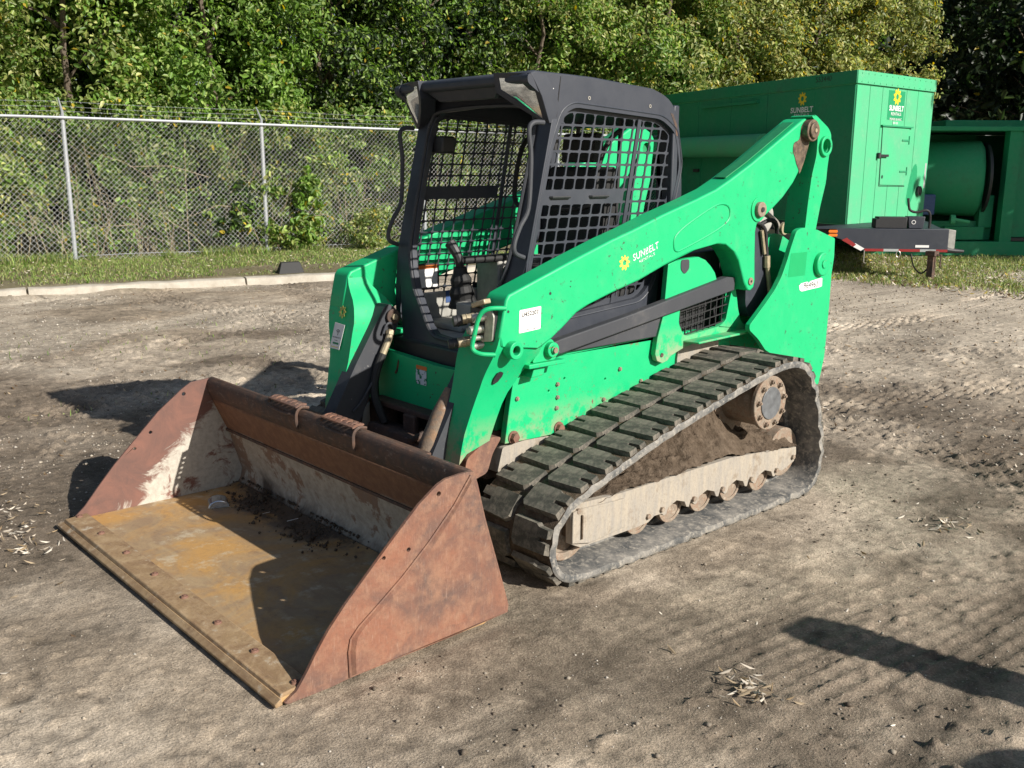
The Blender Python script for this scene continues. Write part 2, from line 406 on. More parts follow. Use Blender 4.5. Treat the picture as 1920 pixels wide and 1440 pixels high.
def text(name, s, size, mat, parent, loc, rot, depth=.001, align='CENTER', sx=1.0, shear=0., bold=0.):
    cu = bpy.data.curves.new(name, 'FONT'); cu.body = s; cu.size = size; cu.extrude = depth; cu.align_x = align; cu.align_y = 'CENTER'
    cu.space_character = 1.05; cu.shear = shear; cu.offset = bold
    tmp = bpy.data.objects.new('tmp', cu); col.objects.link(tmp)
    dg = bpy.context.evaluated_depsgraph_get(); me = bpy.data.meshes.new_from_object(tmp.evaluated_get(dg))
    bpy.data.objects.remove(tmp); me.transform(Matrix.Translation(loc) @ Euler(rot).to_matrix().to_4x4() @ Matrix.Diagonal((sx, 1, 1, 1)))
    me.materials.clear(); return link(name, me, mat, parent)
FX = (R(90), 0, R(90))       # text that faces +x
FY = (R(90), 0, 0)           # text that faces -y
def sunlogo(mb, to3, cy, cz, r, t0, t1, n=12, rot=0.):
    outer = []
    for k in range(n):
        for a, q in ((0, 1.0), (.30, .98), (.55, .70), (.85, .72)):
            t = rot + 2*math.pi*(k+a)/n; outer.append((cy+r*q*math.cos(t), cz+r*q*math.sin(t)))
    mb.plate([outer, circ(cy, cz, r*.36, 14)], to3, t0, t1); return mb
def copy_tree(o, parent=None):
    c = o.copy(); col.objects.link(c)
    if parent is not None: c.parent = parent
    for ch in list(o.children): copy_tree(ch, c)
    return c
# ------------------------------------------------------------------ the compact track loader
loader = empty('compact_track_loader', (0, 2.1, 0), 'bright green compact track loader with charcoal cab and rusty bucket', 'loader')

# --- bucket
def floor_mat():
    b = NB('ochre worn bucket floor'); s_ = b.sep(); n1 = b.noise(2.3, 6, .62, b.mapv((1.0, .8, 1), (.3, .2, .7)), 1.2); n2 = b.noise(9, 7, .7); n3 = b.noise(60, 4, .7)
    st = b.noise(3, 6, .65, b.mapv((1.6, 3.5, 1), (0, 0, .5)), 1.2)
    c = b.mix(b.ramp(st, [(.36, 0), (.62, 1)]), (.38, .275, .155), (.29, .20, .12))
    c = b.mix(b.ramp(n1, [(.44, 0), (.60, .85)]), c, (.48, .27, .085))
    c = b.mix(b.ramp(n2, [(.55, 0), (.66, .7)]), c, (.52, .44, .31))
    c = b.mix(b.ramp(n2, [(.30, .6), (.42, 0)]), c, (.20, .13, .085))
    c = b.mix(b.ramp(n3, [(.5, 0), (.75, .35)]), c, (.18, .13, .09))
    xx = b.ramp(b.math('ABSOLUTE', b.math('ADD', s_[0], .42)), [(.30, 0), (.62, .16)]); dm = b.ramp(b.math('SUBTRACT', b.math('ADD', s_[1], b.math('MULTIPLY', n2, .45)), xx), [(.90, 0), (1.0, .9)]); c = b.mix(dm, c, (.075, .058, .045))
    b.col(c); b.rough(.75); b.p.inputs['Specular IOR Level'].default_value = .3; b.bump(b.math('ADD', n2, b.math('MULTIPLY', n3, .5)), .3, .006); return b.m
W = 1.0
# floor + back as two pieces, so that each carries its own wear
b = MB(); b.px([(.0, .022), (.80, .022), (.86, .038), (.872, .024), (.82, .004), (.0, .004)], -W, W)
bucket = b.build('bucket', floor_mat(), loader, .003)
bucket['label'] = 'rusty smooth-edged bucket resting flat on the dirt'
b = MB(); b.px([(.862, .036), (.878, .055), (.888, .10), (.862, .19), (.834, .29), (.826, .312), (.752, .476), (.772, .50), (.785, .50), (.838, .33), (.881, .19), (.914, .08), (.905, .025), (.874, .022)], -W, W)
b.build('back_sheet', M['bucket_back'], bucket, .006)
tube_prof = [(.768, .468), (.745, .492), (.735, .520), (.731, .555), (.737, .578), (.750, .592), (.766, .592), (.776, .578), (.783, .55), (.797, .49)]
b = MB(); b.px(tube_prof, -W, W)
b.build('top_tube', M['rust_dark'], bucket, .008)
b = MB(); b.beam((-W, .820, .315), (W, .820, .315), .010, .012); b.build('weld_seam', M['rust_dark'], bucket)
side_out = [(.766, .587), (.74, .591), (.70, .590), (.645, .586), (.61, .573), (.534, .523), (.415, .418), (.339, .348), (.245, .262), (.181, .195), (.135, .135), (.098, .08), (.061, .032), (.018, .008), (.03, .0),
            (.18, .0), (.25, .006), (.67, .012), (.92, .022), (.924, .05), (.883, .19), (.815, .41), (.782, .54)]
holes = [circ(.614, .541, .009, 10), circ(.488, .378, .008, 10), circ(.391, .375, .007, 10)]
ridge = [(.749, .578), (.675, .487), (.57, .385), (.46, .293), (.36, .222), (.287, .172), (.256, .140), (.247, .10), (.249, .012), (.67, .014), (.918, .026), (.918, .05), (.878, .19), (.809, .41), (.776, .535)]
for s in (1, -1):
    so = side_out if s > 0 else [(.766, .587), (.724, .583), (.655, .578), (.61, .552), (.484, .458), (.372, .350), (.259, .240), (.18, .152), (.112, .072), (.061, .028), (.018, .008)] + side_out[14:]
    b = MB(); b.px(so, s*1.0, s*1.013, holes if s > 0 else [circ(.614, .525, .009, 10), circ(.44, .365, .008, 10), circ(.36, .30, .007, 10)])
    o = b.build('side_plate', M['rust'] if s > 0 else M['mudside'], bucket, .003)
    b = MB(); b.tube([(s*1.0165, *p) for p in ridge[:9]], .0045, 6); b.build('weld_bead', M['rust'], o)
    b = MB()
    n = len(ridge); inner = []
    cx = sum(p[0] for p in ridge)/n; cz = sum(p[1] for p in ridge)/n
    for p in ridge: d = Vector((cx-p[0], cz-p[1])); d.normalize(); inner.append((p[0]+d.x*.018, p[1]+d.y*.018))
    vs = [(s*1.013, *p) for p in ridge] + [(s*1.030, *p) for p in inner]
    b.add(vs, [tuple(n+i for i in range(n))] + [(i, (i+1) % n, n+(i+1) % n, n+i) for i in range(n)])
    b.build('side_reinforcement', M['rust'], o, .0, ang=20)
# bolt-on cutting edge
b = MB(); b.px([(.014, .004), (.010, .020), (.018, .034), (.118, .042), (.124, .0225), (.03, .0225), (.03, .0025)], -.9985, .9985)
edge = b.build('cutting_edge', M['edge'], bucket, .004)
b = MB(); b.px([(-.012, .0), (-.014, .012), (.009, .026), (.0135, .004)], -1.012, 1.012)
b.build('worn_lip', M['edge'], edge, .003)
bolt_me = None
for x in (-.975, -.70, -.41, -.118, .158, .435, .708, .975):
    if bolt_me is None:
        b = MB(); b.cyl((0, 0, 0), (0, 0, .008), .016, 12, .012); b.cyl((0, 0, 0), (0, 0, .011), .008, 8, .006); bolt_me = b.mesh('bolt'); smooth(bolt_me)
    link('bolt', bolt_me, M['rust'], edge, (x, .078, .037)); 
# serrated steps on the top tube
for xc in (-.235, .205):
    mb = MB(); mb2 = MB()
    # tread plate laid over the tube, bent down at the front
    def to3(a, bb, t, xc=xc):
        # a along x, bb along the bent profile (0 back .. .115 front lower edge)
        if bb < .075: y, z, ny, nz = .794 - bb, .598 + .010*math.sin(bb/.075*math.pi), 0, 1
        else: y, z, ny, nz = .719 - (bb-.075)*.2, .598 - (bb-.075)*.93, -.93, .35
        return (xc + a, y + ny*t, z + nz*t)
    us = [-.12 + .24*i/6 for i in range(7)]
    outer = []
    top = [(-.12 + .24*i/24, .012 + (.008 if i % 4 < 2 else 0)) for i in range(25)]
    outer = top + [(.12, .072), (-.12, .072)]
    hl = [circ(-.10+.04*i, .045, .012, 10, .019) for i in range(6)]
    mb.plate([outer, *hl], to3, .004, .010)
    st = mb.build('step_tread', M['rust'], bucket, 0)
    b = MB()
    b.tube(cat([(xc+.13, .778, .600), (xc+.128, .745, .606), (xc+.126, .722, .585), (xc+.128, .718, .545), (xc+.122, .726, .515)], False, 4), .007, 6)
    b.tube(cat([(xc-.13, .778, .600), (xc-.128, .745, .604), (xc-.12, .724, .590)], False, 4), .007, 6)
    b.tube(cat([(xc-.12, .718, .575), (xc, .714, .568), (xc+.126, .718, .572)], False, 4), .006, 6)
    b.build('step_flange', M['rust_dark'], st)
# coupler plate behind the bucket
b = MB()
for s in (-1, 1):
    b.px([(.84, .52), (.93, .50), (1.02, .40), (1.04, .16), (.95, .06), (.93, .10), (.90, .33)], s*.36, s*.44)
    b.px([(.84, .50), (.90, .48), (.98, .36), (.98, .12), (.93, .10)], s*.50, s*.53)
b.box((-.55, .945, .10), (.55, .965, .42)); b.box((-.50, .93, .44), (.50, .97, .50))
b.build('coupler_plate', M['rust_dark'], loader, .004)['label'] = 'dark rusted attachment coupler behind the bucket'

# --- chassis
b = MB()
b.px([(1.42, .30), (1.42, .795), (2.32, .815), (3.30, .80), (3.40, .45), (3.36, .27), (1.50, .27)], -.40, .40)
b.build('chassis_core', M['plastic'], loader, .01)
for s in (1, -1):
    b = MB(); b.px([(1.335, .47), (1.36, .62), (1.395, .80), (1.55, .806), (2.35, .82), (3.30, .80), (3.35, .50), (2.2, .46), (1.57, .462)], s*.49, s*.522, [circ(1.335+.25, .0+.66, .006, 8), circ(1.679, .702, .006, 8), circ(1.939, .663, .006, 8)])
    sp = b.build('side_panel', M['green_low'], loader, .006)
    b = MB(); b.box((s*.40, 1.42, .80), (s*.522, 2.35, .826)); b.build('side_step', M['green_low'], sp, .005)
    for y, z in ((1.634, .683), (1.635, .625), (1.631, .578), (2.032, .697), (1.928, .57), (1.40, .655), (2.18, .62)):
        c = MB(); c.cyl((s*.522, y, z), (s*.530, y, z), .010, 6); c.cyl((s*.530, y, z), (s*.534, y, z), .006, 8); c.build('bolt', M['rust_hub'], sp)
    for y, z in ((1.381, .492), (1.646, .486)):
        c = MB(); c.cyl((s*.522, y, z), (s*.545, y, z), .021, 6, .019); c.ring((s*.521, y, z), (s*.527, y, z), .028, .012, 16); c.build('bolt', M['rust'], sp)
    # wear guard between panel and track
    c = MB(); c.px(rounded([(1.30, .35), (1.42, .33), (1.62, .40), (1.60, .455), (1.50, .462), (1.47, .478), (1.44, .462), (1.33, .455)], .01), s*.45, s*.515); c.build('wear_plate', M['drymud'], sp, .004)
    c = MB(); c.px(rounded([(1.12, .33), (1.25, .36), (1.28, .44), (1.33, .50), (1.26, .51), (1.14, .44)], .02), s*.46, s*.51); c.build('wear_plate', M['rust'], sp, .004)
# front panel between the arms
b = MB(); b.py(rounded([(-.44, .50), (.44, .50), (.44, .73), (.02, .722), (-.30, .735), (-.44, .745)], .02), 1.36, 1.40)
fp = b.build('front_panel', M['green'], loader, .006)
b = MB(); b.py([(-.44, .30), (-.34, .30), (-.34, .505), (-.44, .505)], 1.30, 1.40); b.py([(.34, .30), (.44, .30), (.44, .505), (.34, .505)], 1.30, 1.40)
b.box((-.42, 1.285, .485), (.42, 1.385, .512)); b.build('cross_member', M['rust_dark'], loader, .006)
b = MB(); b.box((-.12, 1.27, .30), (-.03, 1.30, .49)); b.box((-.14, 1.30, .25), (-.02, 1.34, .42)); b.build('hose_guard', M['rust_dark'], loader, .008)
for x, z, l in ((.05, .43, .10), (.10, .40, .12), (.15, .44, .09)):
    c = MB(); c.tube([(x-.02, 1.37, z+.03), (x, 1.28, z), (x+.012, 1.28-l, z-.02)], .016, 10); c.build('hydraulic_hose', M['rust_dark'], loader)
c = MB(); c.px(rounded([(1.18, .24), (1.34, .22), (1.36, .40), (1.22, .42)], .02), -.33, .33); c.build('belly_guard', M['rust_dark'], loader, .006)
# caution stickers
def slab(name, pts_fn, a0, b0, a1, b1, t0, t1, mat, parent, r=.004):
    c = MB(); c.plate([rrect(a0, b0, a1, b1, r, 2)], pts_fn, t0, t1); return c.build(name, mat, parent)
fy = lambda a, bb, t: (a, t, bb)
fx = lambda a, bb, t: (t, a, bb)
slab('caution_band', fy, -.125, .688, -.045, .706, 1.3585, 1.3565, M['orange'], fp)
def torn():
    b_ = NB('torn label'); n = b_.noise(55, 3, .6); b_.col(b_.mix(b_.ramp(n, [(.46, 0), (.50, 1)]), (.004, .20, .09), (.66, .68, .74))); b_.rough(.6); return b_.m
M['torn'] = torn()
slab('torn_label', fy, -.128, .618, -.048, .687, 1.3585, 1.3565, M['torn'], fp)
def scar():
    b_ = NB('scraped metal'); n = b_.noise(60, 4, .6); b_.col(b_.mix(b_.ramp(n, [(.4, 0), (.6, 1)]), (.16, .05, .03), (.04, .04, .03))); b_.rough(.8); return b_.m
M['scar'] = scar()
c = MB(); c.py([(-.30, .64), (-.285, .66), (-.27, .71), (-.262, .70), (-.275, .65), (-.288, .635)], 1.3585, 1.3570); c.build('paint_scar', M['scar'], fp)

# --- loader arms, both sides
ARM = [(1.246, 1.092), (1.262, 1.112), (1.60, 1.222), (1.85, 1.300), (1.976, 1.334), (2.173, 1.394), (2.40, 1.455), (2.553, 1.500), (2.66, 1.545), (2.822, 1.620), (3.02, 1.722), (3.20, 1.815), (3.245, 1.838),
       (3.285, 1.846), (3.318, 1.825), (3.326, 1.785), (3.310, 1.735), (3.279, 1.65), (3.227, 1.571), (3.187, 1.522), (3.105, 1.452), (3.023, 1.400), (2.935, 1.352), (2.893, 1.325), (2.884, 1.290), (2.892, 1.16), (2.903, 1.045), (2.895, 1.012),
       (2.868, .998), (2.838, 1.006), (2.812, 1.04), (2.788, 1.09), (2.757, 1.155), (2.708, 1.205), (2.651, 1.236), (2.572, 1.244), (2.422, 1.225), (2.186, 1.163), (2.03, 1.112), (1.859, 1.072), (1.716, 1.034), (1.637, 1.004), (1.56, .951), (1.489, .908), (1.43, .88), (1.22, .91), (1.212, .95), (1.226, 1.01)]
legs = [  # z, x inner, x outer, y front, y rear
    (1.085, .5065, .6275, 1.246, 1.34), (1.05, .494, .6275, 1.240, 1.36), (1.02, .472, .6275, 1.234, 1.38), (.985, .441, .6275, 1.227, 1.41), (.95, .415, .6275, 1.216, 1.43), (.91, .398, .624, 1.205, 1.45), (.88, .392, .615, 1.199, 1.452), (.85, .390, .604, 1.190, 1.445), (.82, .390, .590, 1.183, 1.42), (.80, .390, .581, 1.179, 1.40), (.77, .390, .570, 1.173, 1.375),    (.735, .390, .561, 1.166, 1.352), (.70, .390, .551, 1.158, 1.325), (.65, .390, .542, 1.143, 1.300), (.60, .391, .533, 1.130, 1.284), (.55, .392, .526, 1.116, 1.268), (.50, .394, .521, 1.107, 1.252), (.455, .396, .518, 1.100, 1.215), (.425, .398, .518, 1.094, 1.14)]
def arm(s):
    mb = MB(); mb.px(ARM, s*.505, s*.630, ())
    a = mb.build('loader_arm', M['green'], loader, .009, segs=3)
    mb = MB(); vs = []; fs = []
    for z, xi, xo, yf, yr in legs: vs += [(s*xi, yf, z), (s*xo, yf, z), (s*xo, yr, z + (.045 if z < .5 else 0)), (s*xi, yr, z + (.045 if z < .5 else 0))]
    N = len(legs)
    for i in range(N-1):
        for k in range(4): fs.append((4*i+k, 4*i+(k+1) % 4, 4*i+4+(k+1) % 4, 4*i+4+k))
    fs += [(0, 1, 2, 3), tuple(4*N-4+k for k in (3, 2, 1, 0))]
    mb.add(vs, fs); lg = mb.build('arm_leg', M['green_low'], a, .008, segs=3, ang=30)
    # welded strip along the crown of the arm
    mb = MB(); mb.px([(2.66, 1.549), (2.822, 1.624), (3.02, 1.726), (3.20, 1.819), (3.20, 1.824), (3.02, 1.731), (2.822, 1.629), (2.66, 1.554)], s*.535, s*.60); mb.build('cover_strip', M['mid'], a, .001)
    # pivot tube with hole at the arm tip
    mb = MB(); mb.ring((s*.622, 1.272, .893), (s*.665, 1.272, .893), .036, .0185, 28); mb.build('pivot_tube', M['green'], a, .003)
    mb = MB(); mb.cyl((s*.6295, 1.272, .893), (s*.6325, 1.272, .893), .019, 20); mb.build('pivot_bore', M['plastic'], a)
    # slotted holes and small holes drawn as recessed dark plugs
    mb = MB(); q = [(1.256, .800), (1.239, .795), (1.227, .775), (1.224, .755), (1.232, .748), (1.250, .757), (1.266, .777), (1.269, .793)]
    mb.plate([q], lambda y, z, t: (s*(.5785 + (z-.775)*.36 + t), y, z), -.004, .0035); mb.build('slot', M['plastic'], lg)
    for y, z, r in ((1.256, 1.046, .0055), (1.483, 1.099, .006), (1.60, 1.14, .0028), (1.597, 1.118, .0028)):
        mb = MB(); mb.cyl((s*.628, y, z), (s*.6312, y, z), r, 12); mb.build('hole', M['plastic'], a)
    # embossed panels on the arm face
    E1 = [(2.258, 1.241), (2.255, 1.275), (2.275, 1.305), (2.358, 1.350), (2.527, 1.418), (2.602, 1.432), (2.650, 1.418), (2.665, 1.385), (2.648, 1.350), (2.585, 1.318), (2.462, 1.276), (2.310, 1.232), (2.275, 1.228)]
    mb = MB(); mb.tube([(s*.6305, y, z) for y, z in [p[:2] for p in cat([(y, z, 0) for y, z in E1], True, 4)]] + [(s*.6305, *E1[0])], .0048, 6, cap=False); mb.build('pressed_rib', M['green'], a)
    mb = MB(); mb.ring((s*.628, 2.893, 1.398), (s*.636, 2.893, 1.398), .060, .036, 28); mb.build('pin_collar', M['green'], a, .002)
    mb = MB(); mb.cyl((s*.628, 2.895, 1.398), (s*.655, 2.895, 1.398), .037, 24); p_ = mb.build('pivot_pin', M['rust_hub'], a, .004)
    mb = MB(); mb.cyl((s*.655, 2.895, 1.398), (s*.660, 2.895, 1.398), .012, 12); mb.build('grease_nipple', M['plastic'], p_)
    mb = MB(); mb.cyl((s*.628, 2.862, 1.047), (s*.636, 2.862, 1.047), .019, 18); p_ = mb.build('pivot_pin', M['rust_hub'], a, .002)
    mb = MB(); mb.cyl((s*.636, 2.862, 1.047), (s*.638, 2.862, 1.047), .006, 10); mb.build('bore', M['plastic'], p_)
    # rear end pin with grease streaks
    mb = MB(); mb.cyl((s*.60, 3.282, 1.783), (s*.668, 3.282, 1.783), .055, 28); mb.cyl((s*.668, 3.282, 1.783), (s*.680, 3.282, 1.783), .040, 24); p_ = mb.build('rear_pin', M['greasy'], a, .004)
    mb = MB(); mb.cyl((s*.680, 3.282, 1.783), (s*.684, 3.282, 1.783), .010, 12); mb.build('grease_nipple', M['tansteel'], p_)
    g = [(3.225, 1.80), (3.215, 1.74), (3.17, 1.72), (3.165, 1.68), (3.185, 1.65), (3.20, 1.62), (3.225, 1.59), (3.235, 1.57), (3.262, 1.615), (3.282, 1.66), (3.305, 1.72), (3.32, 1.77), (3.30, 1.82), (3.26, 1.83)]
    mb = MB(); mb.px([tuple(v[:2]) for v in cat([(a_, b_, 0) for a_, b_ in g], True, 3)], s*.6302, s*.6325); mb.build('grease_smear', M['greasy'], a)
    return a, lg
def greasy():
    b_ = NB('greasy dirt'); n = b_.noise(30, 5, .7); b_.col(b_.mix(b_.ramp(n, [(.4, 0), (.6, 1)]), (.055, .040, .028), (.16, .11, .07))); b_.rough(.55); b_.bump(n, .5, .004); return b_.m
M['greasy'] = greasy()
armL, legL = arm(1); armR, legR = arm(-1)
armL['label'] = 'green loader arm nearest the viewer with worn sun logo'; armR['label'] = 'green loader arm on the far side of the cab'
# lift link at the rear (stands behind the arm end)
for s in (1, -1):
    LK = rounded([(3.262, 1.853), (3.30, 1.862), (3.431, 1.800), (3.464, 1.766), (3.459, 1.690), (3.446, 1.60), (3.443, 1.528), (3.403, 1.401), (3.37, 1.26), (3.270, 1.26), (3.283, 1.403), (3.303, 1.555), (3.335, 1.66), (3.335, 1.76), (3.325, 1.82)], .02, 3)
    mb = MB(); mb.px(LK, s*.535, s*.662, [circ(3.40, 1.708, .036, 20)]); lk = mb.build('lift_link', M['green'], loader, .008)
    mb = MB(); mb.ring((s*.655, 3.402, 1.708), (s*.678, 3.402, 1.708), .052, .036, 28); mb.build('bore_ring', M['green'], lk, .003)
    mb = MB(); mb.cyl((s*.560, 3.402, 1.708), (s*.57, 3.402, 1.708), .036, 20); mb.build('bore_back', M['mid'], lk)
    # rear upright
    TW = rounded([(3.133, 1.25), (3.150, 1.285), (3.181, 1.297), (3.242, 1.300), (3.346, 1.284), (3.523, 1.233), (3.529, 1.135), (3.516, 1.047), (3.516, .867), (3.505, .60), (3.462, .439), (2.937, .700), (2.871, .762), (2.793, .815), (2.790, .840), (2.898, .923), (2.991, .999), (3.043, 1.062), (3.086, 1.144), (3.109, 1.201)],
                 [.02, .02, .02, .03, .01, .01, .01, .01, .01, .02, .02, .01, .02, .015, .015, .02, .02, .02, .02, .01], 3)
    mb = MB(); mb.px(TW, s*.664, s*.690); tw = mb.build('rear_upright', M['green'], loader, .008)
    mb = MB(); mb.ring((s*.688, 3.392, 1.105), (s*.716, 3.392, 1.105), .062, .018, 32); mb.build('pivot_boss', M['green'], tw, .006)
    mb = MB(); mb.cyl((s*.700, 3.392, 1.105), (s*.722, 3.392, 1.105), .024, 6); mb.build('pivot_bolt', M['green_low'], tw, .003)
    # inner plate and rear fender
    mb = MB(); mb.px(rounded([(2.86, .70), (3.45, .60), (3.50, 1.18), (3.34, 1.25), (3.26, 1.26), (3.21, 1.215), (3.16, 1.155), (3.10, 1.145), (3.04, 1.165), (2.96, 1.20), (2.89, 1.19)], .03, 3), s*.445, s*.475); mb.build('inner_upright', M['green'], loader, .004)
# tower decals (viewer's side)
c = MB(); c.px([(3.205, 1.008), (3.215, 1.005), (3.222, 1.014), (3.262, 1.018), (3.285, 1.019), (3.295, 1.010), (3.310, 1.020), (3.411, 1.030), (3.424, 1.028), (3.426, .985), (3.40, .981), (3.234, .972), (3.215, .980)], .6903, .6915); st = c.build('number_sticker', M['white'], loader)
text('fleet_number', '964962', .040, M['ink'], st, (.6922, 3.318, .999), (FX[0]+R(0), 0, FX[2]), .0003, sx=1.12)
c = MB(); c.px([(3.10, 1.055), (3.255, 1.055), (3.262, 1.175), (3.115, 1.175)], .6903, .6908)
M['green_patch'] = simple('unfaded paint patch', (.004, .345, .115), .4, 0, 20, .06, 0); c.build('faded_patch', M['green_patch'], loader)
# arm sticker and worn logo
c = MB(); c.plate([rrect(-.0585, -.046, .0585, .046, .004, 2)], lambda a, bb, t: (t, 1.372+a+bb*.03, 1.003+bb+a*.06), .6303, .6316); st = c.build('unit_sticker', M['white'], armL)
text('unit_number', 'U452207', .0245, M['ink'], st, (.6320, 1.372, 1.028), (R(90), R(-3.4), R(90)), .0003, sx=.98, bold=.0005)
text('small_print', 'MAX  17  2080', .008, M['ink'], st, (.6320, 1.377, .965), (R(90), R(-3.4), R(90)), .0002)
def worn(name, c1):
    b_ = NB(name); n = b_.noise(120, 3, .65, b_.mapv((1, 1, 1.6))); b_.col(b_.mix(b_.ramp(n, [(.40, 0), (.46, 1)]), GREEN, c1)); b_.rough(.5); return b_.m
M['worn_white'] = worn('worn white decal', (.80, .84, .80)); M['worn_yellow'] = worn('worn yellow decal', (.80, .72, .06))
c = MB(); sunlogo(c, lambda y, z, t: (t, y, z), 1.925, 1.196, .034, .6302, .6312, 9); c.build('sun_logo', M['worn_yellow'], armL)
sl = R(16.5)
text('brand_lettering', 'SUNBELT', .042, M['worn_white'], armL, (.6310, 2.062, 1.236), (R(90), -sl, R(90)), .0004, sx=.98, shear=.1, bold=.0004)
text('brand_lettering', 'RENTALS', .017, M['worn_white'], armL, (.6310, 2.072, 1.209), (R(90), -sl, R(90)), .0004, sx=1.5)
M['rust_barrel'] = rusty('worn cylinder barrel', (.22, .17, .12), (.14, .11, .09), (.30, .17, .09), (.42, .40, .36), .36, 6, 3.)
# sticker on the far arm's leg, tilted with its face
def onleg(a, bb, t): return (a, 1.099 + (bb-.45)*.215 - t, bb)
c = MB(); c.plate([[(-.553, .750), (-.470, .750), (-.452, .868), (-.538, .872)]], onleg, .002, .0035); st = c.build('telematics_sticker', M['white'], legR)
c = MB()
for r0 in (.008, .015, .022):
    arcp = [(-.500 + r0*math.sin(R(t)), .838 - .018 + r0*math.cos(R(t))) for t in range(-48, 49, 12)]
    arci = [(-.500 + (r0-.0035)*math.sin(R(t)), .820 + (r0-.0035)*math.cos(R(t))) for t in range(48, -49, -12)]
    c.plate([arcp + arci], onleg, .0036, .0042)
c.plate([circ(-.500, .818, .003, 10)], onleg, .0036, .0042); c.build('signal_icon', M['ink'], st)
text('telematics_lettering', 'TELEMATICS', .0125, M['ink'], st, (-.504, 1.099+(.802-.45)*.215-.0042, .803), (R(90+12.1), 0, 0), .0002)
text('telematics_lettering', 'Ready', .010, M['ink'], st, (-.506, 1.099+(.79-.45)*.215-.0042, .790), (R(90+12.1), 0, 0), .0002)
c = MB(); c.plate([rrect(-.532, .772, -.482, .781, .003, 2)], onleg, .0036, .0042); c.build('green_button', M['mid'], st)
c = MB(); c.plate([rrect(-.543, .758, -.482, .761, .001, 2)], onleg, .0036, .0042); c.build('yellow_line', M['yellow'], st)
c = MB(); sunlogo(c, onleg, -.492, .925, .030, .0015, .0025, 8); c.build('worn_logo', worn('very worn yellow decal', (.45, .38, .06)), legR)
# tilted-arm hand loop and couplers on the near arm tip
T3 = [(.640, 1.236, 1.062), (.612, 1.185, 1.063), (.590, 1.160, 1.050), (.575, 1.150, 1.020), (.563, 1.140, .96), (.555, 1.135, .915), (.562, 1.140, .893), (.585, 1.160, .882), (.612, 1.205, .878)]
c = MB(); c.tube(cat(T3, False, 5), .0095, 10); c.build('hand_loop', M['green_low'], legL)
c = MB(); c.box((.455, 1.205, .925), (.600, 1.232, 1.055)); c.build('coupler_recess', M['plastic'], legL, .006)
for x, y, z, r, l, m in ((.478, 1.19, 1.010, .019, .035, 'tansteel'), (.452, 1.165, 1.000, .022, .035, 'plastic'), (.548, 1.19, 1.022, .018, .04, 'steel'), (.535, 1.185, .972, .017, .04, 'steel'), (.500, 1.19, .965, .013, .03, 'steel'), (.480, 1.185, .918, .020, .05, 'tansteel'), (.440, 1.150, .908, .020, .035, 'plastic'), (.535, 1.18, .938, .010, .03, 'steel'), (.527, 1.20, .905, .014, .03, 'steel')):
    d = Vector((-.45, -.85, -.12)).normalized()
    c = MB(); p = Vector((x, y, z)) - Vector((0, 0, 0)); c.cyl(p + d*l, p - d*.02, r, 16, r*1.05); c.cyl(p + d*l*.35, p + d*l*.55, r*1.12, 16); c.build('hydraulic_coupler', M[m], legL, .002)
c = MB(); c.py(rounded([(.53, .92), (.60, .93), (.612, 1.03), (.59, 1.058), (.565, 1.05), (.555, .95)], .01), 1.196, 1.204); c.build('coupler_bracket', M['steel'], legL, .002)
c = MB(); c.beam((.49, 1.20, 1.062), (.56, 1.21, 1.085), .04, .02); c.build('coupler_cap', M['tansteel'], legL, .004)
# arm stop bracket with bolt
c = MB(); c.px(rounded([(1.41, .815), (1.455, .862), (1.49, .905), (1.525, .905), (1.548, .875), (1.552, .815)], .02), .53, .60)
lug = c.build('arm_stop', M['green'], loader, .004)
c = MB(); c.box((.515, 1.385, .795), (.615, 1.590, .813)); c.px([(1.42, .75), (1.44, .797), (1.50, .797), (1.49, .755)], .525, .59); c.build('stop_ledge', M['green_low'], lug, .003)
c = MB(); c.ring((.595, 1.512, .862), (.625, 1.512, .862), .032, .016, 20); c.cyl((.60, 1.512, .862), (.632, 1.512, .862), .0165, 16); c.build('stop_pin', M['green_low'], lug, .003)
c = MB(); c.cyl((.632, 1.512, .862), (.640, 1.512, .862), .013, 6); c.build('bolt', M['rust_hub'], lug)

